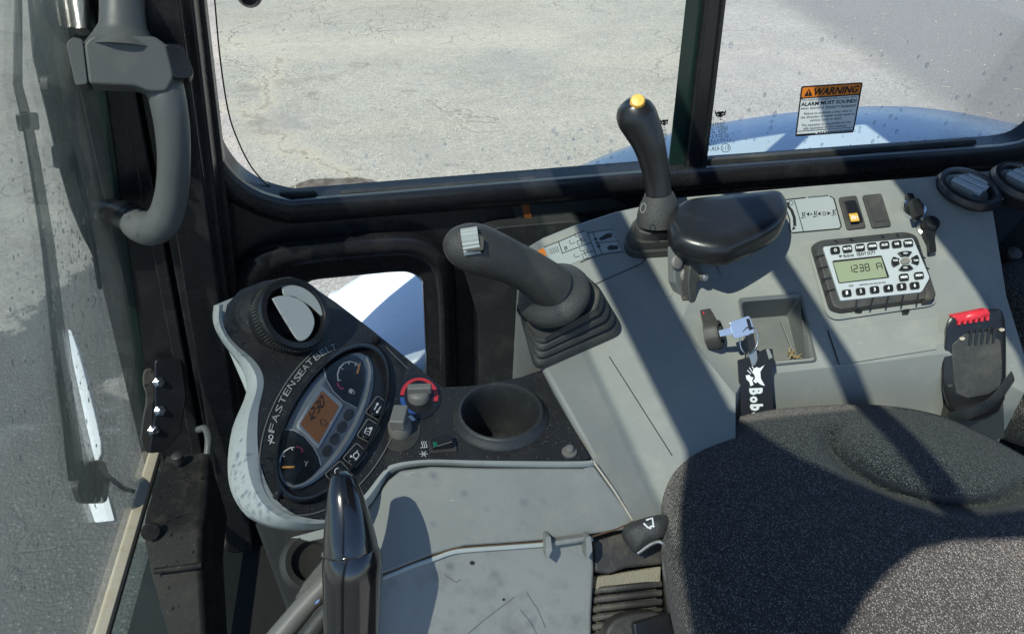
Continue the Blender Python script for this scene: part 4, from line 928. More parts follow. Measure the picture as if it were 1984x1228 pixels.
# right-hand shoulder and pocket beside the vents
rt = [PR.hit(1800, 343), PR.hit(1838, 380), PR.hit(1868, 560), PR.hit(1840, 640), PR.hit(1830, 662)]
sh = [PR.hit(2060, 318, -.01), PR.hit(1922, 400, -.012), PR.hit(1950, 575, -.018), PR.hit(1985, 690, -.03), PR.hit(1985, 760, -.06)]
mb.add(rt+sh, [(i, i+1, 6+i, 5+i) for i in range(4)])
mb.add([RB[3], f1[3], f2[3], f3[3], sh[4], sh[4]-Vector((0, 0, .4))], [(0, 1, 4), (1, 2, 4), (2, 3, 5, 4)])
pk = [sh[1]+Vector((.02, .0, -.10)), sh[2]+Vector((.02, 0, -.10)), sh[3]+Vector((.02, 0, -.1))]
link_mesh('main_housing', mb, M['grey'], rc, bevel=.010, seg=4, smooth=30)
mb = MB(); mb.add([sh[1], sh[2], sh[3]]+pk, [(0, 1, 4, 3), (1, 2, 5, 4)])
far_ = [PR.hit(2060, 318, -.01), PR.hit(2200, 420, -.05), PR.hit(2200, 640, -.1)]
mb.add(pk+[far_[0]-Vector((0, 0, .03)), far_[1], far_[2]], [(0, 1, 4, 3), (1, 2, 5, 4)])
mb.add([sh[1], pk[0], sh[0], far_[0]-Vector((0, 0, .03))], [(0, 1, 3, 2)])
link_mesh('side_pocket', mb, M['smooth'], rc, smooth=30)  # black finish puts the deep shade of the recess into its colour
# tray liner
T0 = hits(tray, PR); tr_ = MB(); cen = sum(T0, Vector())/len(T0)
R1 = [p + PR.n*.002 for p in hits(round2([(1428, 579), (1551, 569), (1583, 701), (1448, 714)], 9, 3), PR)]; R2 = [p + PR.n*.0035 for p in hits(round2([(1431, 581), (1550, 571), (1581, 700), (1450, 711)], 8, 3), PR)]
R3 = [p - PR.n*.003 for p in T0]; R4 = [cen+(p-cen)*.95 - PR.n*.045 for p in T0]
tr_.loft([R1, R2, T0, R3, R4], caps=False); tr_.fan(R4); link_mesh('storage_tray', tr_, M['handle'], rc, smooth=35)
mb = MB(); a = R4[len(R4)//4]; mb.sweep([PR.hit(1512, 618, -.038), PR.hit(1540, 690, -.038)], .0012, 8); link_mesh('tray_rib', mb, M['handle'], rc)
# shallow blank panel below the radio and shallow radio surround
mb = MB(); plate(mb, round2([(1604, 640), (1820, 612), (1815, 676), (1626, 706)], 4), PR, -.002, .0012); link_mesh('blank_panel', mb, M['grey'], rc, bevel=.001)
mb = MB(); ribbon(mb, [(1604, 640), (1626, 706)], PR, 2.2, .0016); link_mesh('panel_gap', mb, M['ink'], rc)
mb = MB(); s0_, s1_ = d_['i']+Vector((0, 0, .0015)), q_+Vector((0, 0, .0015)); sw_ = (s1_-s0_).cross(PS.n).normalized()*.0006; mb.add([s0_-sw_, s0_+sw_, s1_+sw_, s1_-sw_], [(0, 1, 2, 3)]); link_mesh('panel_gap', mb, M['ink'], rc)
mb = MB(); ribbon(mb, [(1128, 562), (1190, 534), (1244, 510), (1253, 498), (1250, 486)], PD, 2, .0006); link_mesh('panel_gap', mb, M['ink'], rc)
mb = MB(); ribbon(mb, [(1148, 892), (1190, 950), (1226, 1008)], PS, 4, .002); link_mesh('dust_seam', mb, M['trim'], rc)
ro, ri = round2([(1562, 470), (1762, 448), (1822, 590), (1604, 622)], 26, 6), round2([(1572, 478), (1758, 458), (1813, 584), (1612, 610)], 22, 6)
mb = MB(); mb.loft([hits(ro, PR, 0), hits(ro, PR, .004), hits(ri, PR, .0046), hits(ri, PR, 0)], caps=False); link_mesh('radio_surround', mb, M['grey'], rc, smooth=50)
mb = MB(); lathe_px(mb, 1962, 494, PR, -.06, [(14, 0), (14, .006), (8, .008), (1, .009)], seg=16); link_mesh('pocket_plug', mb, M['rubber'], rc)
mb = MB(); plate(mb, smoothpoly([(1282, 560), (1303, 548), (1306, 572), (1290, 578)], 2), PD, -.004, .0008); link_mesh('finger_dip', mb, M['grey'], rc)
# debris in the tray
mb = MB(); rnd = random.Random(2)
for i in range(9):
    p = PR.hit(1534+rnd.uniform(-8, 9), 690+rnd.uniform(-6, 5), -.036); d = Vector((rnd.uniform(-1, 1), rnd.uniform(-1, 1), rnd.uniform(.2, 1))).normalized(); mb.sweep([p, p+d*.006, p+d*.010+Vector((.002, 0, 0))], [.0012, .001, .0004], 6)
o = link_mesh('dry_leaf_crumbs', mb, M['straw']); tag(o, 'dry brown leaf crumbs in the front corner of the storage tray', 'leaf crumbs'); o['kind'] = 'thing'

# ------------------------------------------------------------------ joystick bellows helper
def bellows(mb, quad, pl, top_c, top_r, top_ax, steps, bulge=.13, hi=0.55, tn=30):
    c = sum((Vector(q) for q in quad), Vector((0, 0)))/4; rings = []
    base = hits(round2(quad, 26 if (Vector(quad[0])-Vector(quad[2])).length > 150 else 22, tn//4-1), pl, .001)
    n = len(base); bc = sum(base, Vector())/n
    u = top_ax.orthogonal().normalized(); b = top_ax.cross(u)
    top = []
    for p in base:
        d = p-bc; d = d - top_ax*d.dot(top_ax); d.normalize(); top.append(top_c + d*top_r)
    rings.append(base); rings.append([p+pl.n*.004 for p in base])
    for k in range(steps):
        t0, t1 = (k+.0)/steps, (k+.80)/steps
        for t, s in ((t0, 1.0), (t0+.28/steps, 1.0), (t1-.25/steps, .985), (t1, .84 if k < steps-1 else 1)):
            hz = t**.95
            rings.append([(bc+(p-bc)*s)*(1-t)+(top_c+(q-top_c)*s)*t + pl.n*.006 for p, q in zip(base, top)])
    rings.append(top); mb.loft(rings); return mb

js = empty('joystick', PD.hit(1105, 640), 'black pistol grip joystick with grey thumb wheel leaning to the left', 'joystick')
ax1 = (PD.hit(1062, 552, .085) - PD.hit(1108, 640, 0)).normalized()
mb = MB(); bellows(mb, [(1036, 722), (1209, 646), (1150, 545), (1003, 598)], PD, PD.hit(1078, 588, .046), .050, ax1, 4); link_mesh('bellows', mb, M['rubber'], js, smooth=35, bevel=.0012)
fc = PD.hit(1072, 570, .066); kf_ = (fc-CC).dot(CF)/FPX
mb = MB(); mb.lathe(fc, ax1, [(60*kf_, -.014), (71*kf_, -.008), (73*kf_, -.001), (70*kf_, .005), (60*kf_, .011), (48*kf_, .018), (40*kf_, .028)], 40); link_mesh('hand_rest', mb, M['grip'], js, smooth=60)
g0 = dep(1060, 545, PD, .09)
gr = spline([(1068, 556, g0+.004, 46), (1046, 540, g0-.012, 43), (1018, 522, g0-.026, 42), (985, 506, g0-.040, 43), (950, 492, g0-.052, 47), (918, 481, g0-.060, 49), (890, 477, g0-.062, 42), (872, 476, g0-.060, 28), (862, 476, g0-.058, 10)], 5)
mb = MB(); sweep_px(mb, gr, 28); link_mesh('grip', mb, M['grip'], js, smooth=70)
pw = Pl(pd(912, 466, g0-.060-.047*.66), ray(912, 466)*-1 + Vector((-.1, .0, .45)))
mb = MB(); plate(mb, [(888, 450), (920, 446), (938, 462), (936, 484), (904, 487), (890, 470)], pw, -.012, .0005); link_mesh('wheel_slot', mb, M['ink'], js)
mb = MB(); wc = pw.hit(912, 467, -.006); hx = (pw.hit(926, 464)-pw.hit(900, 468)).normalized(); hy = pw.n.cross(hx)
prof = []
for i in range(40):
    a = 2*math.pi*i/40; r = .0135*(1+.045*(1 if i % 2 else -1)); prof.append(wc + hy*(r*math.cos(a)) + pw.n*(r*.75*math.sin(a)))
mb.prism([p-hx*.0085 for p in prof], hx*.017); link_mesh('thumb_wheel', mb, M['shell'], js, smooth=20)

# ------------------------------------------------------------------ upright control lever with orange button
cl = empty('control_lever', PD.hit(1268, 460), 'upright black lever with a yellow button on its top in front of the window', 'lever')
axl = (PD.hit(1262, 380, .10) - PD.hit(1270, 462, 0)).normalized()
for q, a_, b_ in (([(1210, 462), (1216, 482), (1236, 489), (1335, 483), (1345, 440), (1222, 438)], -.002, .012), ([(1219, 446), (1226, 464), (1244, 470), (1330, 466), (1338, 428), (1228, 424)], .010, .025), ([(1229, 431), (1236, 447), (1254, 453), (1324, 449), (1330, 414), (1238, 410)], .023, .038)):
    mb = MB(); plate(mb, round2(q, 9), PD, a_, b_); link_mesh('bellows_fold', mb, M['rubber'], cl, bevel=.0035, seg=3)
l0 = dep(1268, 430, PD, .04)
mb = MB(); sweep_px(mb, spline([(1274, 434, l0+.0, 40, 38), (1275, 415, l0-.006, 40, 37), (1277, 392, l0-.014, 35, 32), (1276, 374, l0-.02, 27, 27)], 4), 26, up=CF); link_mesh('collar', mb, M['grip'], cl, smooth=60)
lp = spline([(1276, 376, l0-.022, 25), (1273, 345, l0-.030, 26), (1266, 310, l0-.040, 28), (1256, 275, l0-.050, 32), (1243, 245, l0-.056, 37), (1233, 225, l0-.060, 39), (1227, 208, l0-.064, 34), (1224, 198, l0-.066, 24), (1222, 191, l0-.068, 8)], 5)
mb = MB(); sweep_px(mb, lp, 26); link_mesh('handle', mb, M['smooth'], cl, smooth=70)
mb = MB(); pb_ = Pl(pd(1235, 202, l0-.090), ray(1235, 202)*-1+Vector((0, 0, .7))); lathe_px(mb, 1235, 202, pb_, -.013, [(15, 0), (14.5, .008), (12, .0105), (2, .0115)], seg=24); link_mesh('push_button', mb, M['yellow'], cl, smooth=40)
mb = MB(); pe = Pl(pd(1243, 405, l0-.052), ray(1243, 405)*-1+Vector((-.5, 0, 0))); ribbon(mb, ellpx(1246, 403, 5, 9, 1, .2, 16), pe, 2, .012, True); link_mesh('moulded_mark', mb, M['knob'], cl)

# ------------------------------------------------------------------ decals
dc = empty('control_pattern_decal', PD.hit(1130, 470), 'grey decal with orange corner showing lever patterns beside the joystick', 'decal')
b1 = [(1042, 486), (1052, 480), (1082, 469), (1132, 448), (1140, 452), (1186, 444), (1192, 450), (1207, 486), (1204, 489), (1172, 491), (1130, 502), (1098, 515), (1060, 505)]
mb = MB(); poly(mb, b1, PD, .0006); link_mesh('decal_film', mb, M['decal'], dc)
mb = MB(); ribbon(mb, [(1054, 479), (1082, 468), (1132, 447), (1138, 451), (1186, 444), (1190, 446)], PD, 1.8, .001); ribbon(mb, [(1124, 508), (1150, 497), (1172, 491), (1207, 487)], PD, 1.8, .001)
for q in ([(1082, 468), (1090, 492)], [(1138, 451), (1155, 494)], [(1149, 450), (1166, 491)], [(1091, 490), (1144, 470)], [(1160, 470), (1199, 467)]): ribbon(mb, q, PD, 1.6, .001)
for (x, y) in ((1118, 457), (1108, 471), (1130, 466), (1123, 473), (1128, 485), (1117, 497), (1142, 487), (1134, 500)): ribbon(mb, [(x-5, y-5), (x-3, y+2), (x+6, y-1)], PD, 1.4, .001)
for (x, y) in ((1125, 465), (1133, 491)):
    ribbon(mb, [(x-8, y+3), (x+8, y-4)], PD, 1.2, .001); ribbon(mb, [(x-3, y-6), (x+3, y+6)], PD, 1.2, .001)
for k in range(6): ribbon(mb, [(1064+3*k, 482-k), (1068+3*k, 493-k)], PD, .9, .001)
text(mb, 'B', PD, (1094, 485), (1100, 483), (1093, 478), .001)
poly(mb, [(1160, 462), (1176, 452), (1186, 452), (1186, 459), (1172, 464), (1164, 466)], PD, .001); poly(mb, [(1176, 480), (1182, 475), (1198, 476), (1197, 483), (1180, 485)], PD, .001)
text(mb, '0 1 8', PD, (1150, 462), (1158, 480), (1156, 460), .001, .03); ribbon(mb, [(1186, 447), (1206, 485)], PD, 1.2, .001)
link_mesh('decal_print', mb, M['ink'], dc)
mb = MB(); poly(mb, [(1041, 486), (1053, 480), (1059, 494), (1050, 500), (1045, 497)], PD, .0011); link_mesh('orange_corner', mb, M['orange'], dc)
dc = empty('travel_speed_decal', PR.hit(1570, 420), 'grey decal with curved arrow and arrows row between the arm pad and switches', 'decal')
b2 = round2([(1513, 388), (1606, 379), (1614, 384), (1630, 438), (1626, 443), (1536, 452), (1530, 446), (1528, 420)], 4)
mb = MB(); poly(mb, b2, PR, .0006); link_mesh('decal_film', mb, M['decal'], dc)
mb = MB(); ribbon(mb, [(1561, 383), (1514, 388), (1522, 402), (1530, 425), (1531, 447), (1536, 451), (1626, 443), (1630, 438), (1616, 385), (1608, 380)], PR, 2.6, .001); ribbon(mb, [(1539, 388), (1557, 449)], PR, 1.6, .001)
ca = [(1527, 399), (1534, 408), (1539, 422), (1540, 438)]; ribbon(mb, ca, PR, 6, .001); poly(mb, [(1519, 394), (1528, 391), (1530, 401)], PR, .001); poly(mb, [(1534, 446), (1542, 443), (1537, 438)], PR, .001)
ribbon(mb, ellpx(1533, 393, 4, 4, 1, 0, 10), PR, 1.2, .001, True)
for x, y in ((1555, 416), (1578, 414), (1614, 411)):
    ribbon(mb, [(x, y-5), (x+1, y+4)], PR, 2.2, .001); ribbon(mb, [(x-3, y+6), (x+3, y+6)], PR, 1.6, .001); ribbon(mb, [(x+5, y-6), (x+3, y), (x+6, y+6)], PR, 1.3, .001)
poly(mb, [(1562, 415), (1568, 411), (1568, 419)], PR, .001); ribbon(mb, [(1570, 415), (1574, 415)], PR, 3, .001); poly(mb, [(1584, 414), (1590, 410), (1590, 418)], PR, .001); ribbon(mb, ellpx(1597, 414, 3, 3.5, 1, 0, 10), PR, 1.4, .001, True); poly(mb, [(1603, 410), (1610, 413), (1603, 417)], PR, .001)
for i in range(9): ribbon(mb, [(1566+i*4.4, 382.6-i*.4), (1569+i*4.4, 382.3-i*.4)], PR, 3, .001)
link_mesh('decal_print', mb, M['ink'], dc)

# ------------------------------------------------------------------ rocker switches, sockets
def rocker(q, lab, lit):
    t = empty('rocker_switch', PR.hit(*q[0]), lab, 'switch', 'rocker switches above the radio')
    q = [Vector(p) for p in q]; c = sum(q, Vector((0, 0)))/4
    mb = MB(); plate(mb, round2(q, 5), PR, 0, .004); link_mesh('switch_frame', mb, M['rubber'], t, bevel=.0014)
    f = lambda x, y: (q[3]*(1-x)+q[2]*x)*(1-y)+(q[0]*(1-x)+q[1]*x)*y
    if lit:
        Q = hits([f(.22, .16), f(.80, .16), f(.80, .84), f(.22, .84)], PR, .004); mb = MB(); mb.prism(Q, PR.n*.002); mb.v[4] += PR.n*.005; mb.v[5] += PR.n*.005; link_mesh('rocker', mb, M['smooth'], t, bevel=.0006)
        pt = Pl(Q[0]+PR.n*.007, (Q[1]-Q[0]).cross((Q[3]+PR.n*.002)-(Q[0]+PR.n*.007)))
        mb = MB(); poly(mb, [f(.28, .21), f(.74, .21), f(.74, .46), f(.28, .46)], pt, .0006); link_mesh('amber_window', mb, M['amber'], t)
        mb = MB(); cx, cy = f(.51, .33)
        for dx in (-5, -2.5, 0): ribbon(mb, [(cx+dx-1, cy-4), (cx+dx+.5, cy), (cx+dx, cy+4)], pt, 1.2, .001)
        ribbon(mb, [(cx+3, cy-3), (cx+6, cy-4), (cx+7, cy+3), (cx+3, cy+3)], pt, 1.2, .001, True); link_mesh('switch_symbol', mb, M['white'], t)
    else:
        mb = MB(); plate(mb, [f(.24, .16), f(.80, .16), f(.80, .86), f(.24, .86)], PR, .004, .0052); link_mesh('blank_insert', mb, M['rubber'], t, bevel=.0005)
rocker([(1625, 382), (1660, 378), (1679, 440), (1642, 444)], 'black rocker switch with a small amber lit symbol above the radio', True)
rocker([(1671, 378), (1708, 374), (1728, 437), (1691, 441)], 'plain black blanking switch plate right of the amber rocker switch', False)
ps = empty('key_switch', PR.hit(1770, 408), 'metal ringed black key switch above the radio corner', 'key switch')
mb = MB(); lathe_px(mb, 1768, 408, PR, 0, [(24, 0), (24, .003), (21, .008), (17, .009), (15, .006)], seg=32); link_mesh('metal_ring', mb, M['chrome'], ps, smooth=40)
mb = MB(); lathe_px(mb, 1768, 407, PR, .006, [(16, 0), (15, .009), (13, .011), (1, .011)], seg=24); link_mesh('plug_body', mb, M['smooth'], ps, smooth=40)
mb = MB(); plate(mb, round2([(1766, 385), (1782, 384), (1792, 414), (1776, 420)], 3), PR, .016, .028); link_mesh('plug_tab', mb, M['smooth'], ps, bevel=.002)
mb = MB(); plate(mb, round2([(1757, 374), (1769, 374), (1776, 390), (1762, 392)], 3), PR, .004, .012); link_mesh('plug_hook', mb, M['smooth'], ps, bevel=.002)
pc = empty('power_socket', PR.hit(1796, 448), 'power socket with black rubber cap hanging open beside the radio', 'socket')
mb = MB(); lathe_px(mb, 1792, 446, PR, 0, [(17, 0), (17, .003), (13, .005), (11, .003)], seg=28); link_mesh('socket_ring', mb, M['steel'], pc, smooth=40)
mb = MB(); lathe_px(mb, 1800, 438, PR, .006, [(16, 0), (15.5, .009), (12, .012), (1, .0125)], seg=28); link_mesh('cap', mb, M['smooth'], pc, smooth=40)
mb = MB(); plate(mb, round2([(1788, 446), (1814, 444), (1812, 462), (1815, 488), (1801, 491), (1800, 470)], 4), PR, .003, .010); link_mesh('cap_strap', mb, M['smooth'], pc, bevel=.002)

# ------------------------------------------------------------------ radio
rd = empty('radio', PR.hit(1695, 535), 'chunky black rubber edged radio with silver face and green clock display', 'radio')
fq = [Vector((1594.5, 478)), Vector((1769, 461)), Vector((1807, 565)), Vector((1625.5, 581.6))]   # face TL TR BR BL
fx = lambda x, y: tuple((fq[0]*(1-x)+fq[1]*x)*(1-y)+(fq[3]*(1-x)+fq[2]*x)*y)
# face coordinates from the enlarged crop (5.847 px per px, origin 1540,420)
cx_ = lambda X, Y: (1540+X/5.847, 420+Y/5.847)
HR = .016
og = round2([(1569, 478), (1588, 466), (1753, 449), (1776, 456), (1814, 572), (1806, 584), (1625, 607), (1606, 602)], 12, 4)
oh = [(1696+(p.x-1696)*.90, 527+(p.y-527)*.89) for p in og]
r_a = hits(og, PR, .002); r_b = hits(og, PR, .006); r_c = hits(oh, PR, HR+.001); fin = round2([tuple(p) for p in fq], 6, 6); 
mb = MB(); mb.loft([r_a, r_b, r_c], caps=True); link_mesh('rubber_body', mb, M['rubber'], rd, bevel=.003, seg=3, smooth=40)
face = round2([cx_(318, 338), cx_(1338, 238), cx_(1530, 690), cx_(1440, 850), cx_(522, 948)], 4, 3)
mb = MB(); plate(mb, face, PR, HR-.002, HR+.004); link_mesh('face_plate', mb, M['silver'], rd, bevel=.0008)
for a, b in (((220, 462), (330, 435)), ((255, 590), (372, 565)), ((300, 715), (410, 692)), ((340, 850), (450, 822)), ((690, 1045), (700, 950)), ((850, 1030), (885, 920)), ((1030, 1010), (1062, 900)), ((1205, 995), (1230, 890)), ((1380, 970), (1400, 875)), ((450, 265), (490, 292)), ((620, 245), (665, 272)), ((980, 205), (1010, 238)), ((1150, 190), (1180, 228)), ((1420, 340), (1390, 330)), ((1480, 470), (1450, 455)), ((1520, 590), (1495, 580))):
    mb = MB(); p, q = PR.hit(*cx_(*a), HR+.0015), PR.hit(*cx_(*b), HR+.002); mb.sweep([p, q], .0011, 8); link_mesh('rib', mb, M['smooth'], rd)
mb = MB(); plate(mb, round2([cx_(1480, 790), cx_(1545, 710), cx_(1600, 880), cx_(1560, 935), cx_(1478, 945)], 3), PR, .008, HR+.003); link_mesh('corner_guard', mb, M['dusty'], rd, bevel=.002)
for u in (735, 1265):
    mb = MB(); plate(mb, [cx_(u-35, 1050), cx_(u+40, 1040), cx_(u+20, 1090), cx_(u-25, 1092)], PR, 0, .006); link_mesh('mount_tab', mb, M['smooth'], rd)
HF = HR+.004
mb = MB(); plate(mb, round2([cx_(425, 495), cx_(985, 435), cx_(1075, 685), cx_(498, 752)], 3), PR, HF, HF+.0015); link_mesh('display_frame', mb, M['ink'], rd, bevel=.0005)
mb = MB(); poly(mb, [cx_(435, 518), cx_(978, 458), cx_(1045, 680), cx_(505, 745)], PR, HF+.002); link_mesh('display', mb, M['lcdgreen'], rd)
mb = MB(); sevenseg(mb, '1238', PR, cx_(600, 635), cx_(862, 605), cx_(585, 560), 1.7, HF+.0026); sevenseg(mb, 'A', PR, cx_(925, 600), cx_(1010, 590), cx_(908, 530), 1.7, HF+.0026)
for X, Y in ((742, 572), (748, 605)): mb.fan(hits(ellpx(*cx_(X, Y), 1.1, 1.1, n=8), PR, HF+.0026))
link_mesh('display_digits', mb, M['ink'], rd)
mb = MB()
text(mb, 'Bobcat', PR, cx_(555, 462), cx_(672, 446), cx_(550, 428), HF+.0004, .02); text(mb, 'HEAVY DUTY', PR, cx_(706, 445), cx_(920, 422), cx_(698, 408), HF+.0004, .025)
cat_head(mb, PR, cx_(517, 447), (3.4, -.3), (-.3, -3.2), HF+.0004)
text(mb, 'ASA', PR, cx_(612, 795), cx_(668, 788), cx_(608, 772), HF+.0004, .01); text(mb, 'AM/FM/WB RECEIVER', PR, cx_(728, 780), cx_(1034, 750), cx_(724, 764), HF+.0004, .01)
link_mesh('face_print', mb, M['ink'], rd)
def rbtn(X, Y, s, w=105, h=78, sk=14):
    mb = MB(); plate(mb, round2([cx_(X-w/2-sk/2, Y-h/2+6), cx_(X+w/2-sk/2, Y-h/2-6), cx_(X+w/2+sk/2, Y+h/2-6), cx_(X-w/2+sk/2, Y+h/2+6)], 4), PR, HF, HF+.003); b = link_mesh('button', mb, M['smooth'], rd, bevel=.001)
    t = MB(); wd = min(86, 24*len(s)+2) if len(s) > 1 else 24
    if s == 'power':
        ribbon(t, ellpx(*cx_(X, Y), 2.6, 2.6, 1, 0, 14, -60, 240), PR, 1, HF+.0034); ribbon(t, [cx_(X-2, Y-20), cx_(X+1, Y)], PR, 1, HF+.0034)
    else:
        hh_ = 26 if len(s) > 1 else 36
        text(t, s, PR, cx_(X-wd/2, Y+hh_/2+3), cx_(X+wd/2, Y+hh_/2-4), cx_(X-wd/2-5, Y-hh_/2+3), HF+.0034, .03)
    link_mesh('button_print', t, M['white'], b)
for X, Y, s in ((460, 377, 'power'), (598, 360, 'MUTE'), (742, 345, 'DISP'), (880, 330, 'AM/FM'), (1020, 316, 'AUX'), (1158, 306, 'WB'), (1290, 295, 'TIMER'), (592, 860, '1'), (750, 840, '2'), (908, 822, '3'), (1064, 806, '4'), (1214, 788, '5'), (1362, 775, '6'), (1240, 682, 'MEM'), (1410, 662, 'MEM')): rbtn(X, Y, s)
# round rosette: four arc keys and a centre key
RO = (1257, 495)
mb = MB(); plate(mb, ellpx(*cx_(*RO), 28, 20, 1, -.08, 36), PR, HF-.001, HF+.001); link_mesh('rosette_dish', mb, M['silver'], rd)
for s, a0 in (('VOL+', 232), ('TUN', -38), ('VOL-', 52), ('TUN', 142)):
    o_ = ellpx(*cx_(*RO), 27, 19, 1, -.08, 12, a0+6, a0+70); i_ = ellpx(*cx_(*RO), 13, 9, 1, -.08, 8, a0+70, a0+6)
    mb = MB(); plate(mb, o_+i_, PR, HF, HF+.0035); b = link_mesh('rosette_button', mb, M['smooth'], rd, bevel=.0008)
    a = math.radians(a0+38); ux, uy = cx_(*RO); ux += 20*math.cos(a); uy += 14*math.sin(a)
    t = MB(); text(t, s, PR, (ux-4.5, uy+1.8), (ux+4.5, uy+1.0), (ux-5, uy-1.6), HF+.0039, .03); link_mesh('button_print', t, M['white'], b)
mb = MB(); plate(mb, ellpx(*cx_(*RO), 9, 6.5, 1, -.08, 20), PR, HF, HF+.004); link_mesh('centre_button', mb, M['knob'], rd, bevel=.001)

# ------------------------------------------------------------------ arm pad on its bracket
ar = empty('arm_pad', PR.hit(1380, 600), 'black moulded wrist pad on a bolted bracket over the right console', 'armrest')
da = dep(1410, 560, PR, 0) - .055
PA = Pl(pd(1412, 450, da-.012), Vector((-.02, -.10, 1)))
out_ = spline([(1293, 442), (1298, 420), (1318, 402), (1350, 394), (1420, 388), (1480, 381), (1508, 380), (1521, 392), (1525, 412), (1516, 436), (1494, 456), (1450, 478), (1405, 494), (1360, 491), (1318, 478), (1298, 462)], 4)[:-1]
out_ = [(p[0], p[1]) for p in out_]
def padring(s, dy, h): return hits([(1410+(u-1410)*s, 440+(v-440)*s+dy) for u, v in out_], PA, h)
mb = MB(); top0 = padring(1, 0, -.012)
c0 = sum(top0, Vector())/len(top0)
def sc(R, s, dz): return [c0+(p-c0)*s+PA.n*dz for p in R]
mb.loft([sc(top0, .93, -.020), sc(top0, .985, -.016), sc(top0, 1.0, -.008), sc(top0, 1.0, .000), sc(top0, .985, .006), sc(top0, .94, .0105), sc(top0, .86, .0128), sc(top0, .6, .0138), sc(top0, .3, .0142), sc(top0, .05, .0143)]); link_mesh('pad', mb, M['smooth'], ar, smooth=80)
b_l = dep(1330, 545, PR, .03)
pbk = Pl(pd(1335, 545, b_l), Vector((.45, -.75, .35)))
mb = MB(); plate(mb, [(1306, 478), (1350, 490), (1354, 540), (1345, 604), (1330, 590), (1308, 548)], pbk, -.012, 0); link_mesh('bracket', mb, M['handle'], ar, bevel=.002)
mb = MB(); plate(mb, [(1340, 488), (1352, 494), (1366, 538), (1352, 548), (1346, 606), (1338, 590), (1334, 550)], pbk, 0, .012); link_mesh('side_plate', mb, M['rubber'], ar, bevel=.002)
for u, v in ((1310, 508), (1327, 533)):
    mb = MB(); lathe_px(mb, u, v, pbk, 0, [(14, 0), (14, .002), (12, .0035), (2, .0042)], seg=20); link_mesh('bolt_head', mb, M['knob'], ar, smooth=25)
mb = MB(); lathe_px(mb, 1360, 536, pbk, .012, [(9, 0), (9, .006), (5, .008)], seg=6); link_mesh('nut', mb, M['steel'], ar)
mb = MB(); plate(mb, round2([(1488, 384), (1504, 378), (1514, 388), (1500, 396)], 3), PR, .0, .02); link_mesh('rear_stud', mb, M['steel'], ar, bevel=.002)
mb = MB(); mb.sweep([PR.hit(1330, 590, .02), PD.hit(1312, 545, -.01)], .010, 10); link_mesh('bracket_root', mb, M['dusty'], ar)

# ------------------------------------------------------------------ ignition: lock, key, tag
nk = (d_['h']-PR.hit(1425, 610)).cross(k2-PR.hit(1425, 610)); nk.normalize()
if nk.z < 0: nk = -nk
if nk.dot(CC-PR.hit(1390, 640)) < 0: nk = -nk
PK = Pl(d_['h']*.4+PR.hit(1425, 610)*.35+k2*.25, nk)
lk = empty('ignition_lock', PK.hit(1390, 640), 'black ribbed ignition lock on its oval plate below the arm pad', 'ignition lock')
mb = MB(); plate(mb, smoothpoly([(1358, 572), (1372, 590), (1390, 620), (1404, 655), (1402, 676), (1390, 678), (1372, 655), (1358, 610), (1352, 585)], 2), PK, .0, .002); link_mesh('lock_plate', mb, M['rubber'], lk, bevel=.0005)
lax = Vector((.80, -.42, .42)).normalized()
lc = PK.hit(1377, 649, .004); kk = (lc-CC).dot(CF)/FPX
mb = MB(); mb.lathe(lc, lax, [(29*kk, -.004), (29*kk, .009), (26*kk, .013), (20*kk, .0135), (19*kk, .011), (14*kk, .011), (13*kk, .015), (1*kk, .015)], 32, mod=lambda j: 1 if j % 4 else .95); link_mesh('lock_collar', mb, M['dusty'], lk, smooth=30)
mb = MB(); ribbon(mb, [(1362, 604), (1364, 609)], PK, 3, .0028); link_mesh('red_mark', mb, M['red'], lk)
lt = lc + lax*.012
kd = (lt-CC).dot(CF)
ky = empty('ignition_key', lt, 'flat silver key pushed into the ignition lock', 'key')
PKY = Pl(pd(1430, 635, kd-.020), Vector((.15, -.75, .62)))
mb = MB(); plate(mb, round2([(1413, 624), (1452, 611), (1463, 641), (1459, 647), (1423, 656)], 5), PKY, -.0012, .0012, ()); link_mesh('key_bow', mb, M['key'], ky, bevel=.0006)
mb = MB(); plate(mb, [(1446, 618), (1452, 617), (1458, 638), (1452, 640)], PKY, .0012, .0016); link_mesh('key_slot', mb, M['ink'], ky)
a1, a2, a3, a4 = PKY.hit(1416, 634), PKY.hit(1419, 648), PKY.hit(1396, 652), PKY.hit(1393, 640)
mb = MB(); mb.prism([a1, a2, a3, a4], PKY.n*-.0018); link_mesh('key_blade', mb, M['key'], ky, bevel=.0003)
rg = empty('key_ring', PKY.hit(1452, 665), 'thin steel split ring hanging from the key', 'key ring')
cR = ellpx(1451, 659, 17, 26, 1, .15, 28); PRG = Pl(PKY.hit(1452, 655, .002), ray(1452, 655)*-1+Vector((.4, 0, 0)))
mb = MB(); pts = hits(cR, PRG); pts = pts+[pts[0]]; n = len(pts)
rings = []
for i in range(n-1):
    t = (pts[(i+1) % (n-1)]-pts[i-1]).normalized(); u_ = PRG.n; b2_ = t.cross(u_)
    rings.append([pts[i]+u_*(.0009*math.cos(q*math.pi/3))+b2_*(.0009*math.sin(q*math.pi/3)) for q in range(6)])
mb.loft(rings, closed=True); link_mesh('ring_wire', mb, M['chrome'], rg, smooth=60)
mb = MB(); plate(mb, [(1446, 648), (1460, 645), (1466, 678), (1452, 682)], PRG, -.003, -.001); link_mesh('strap_loop', mb, M['ink'], rg)
tg = empty('key_tag', PKY.hit(1465, 740), 'black key tag with a white lynx head emblem hanging below the key', 'key tag')
pf = f1[0]; PT = Pl(PKY.hit(1462, 700, -.004), Vector((.05, -.88, .45)))
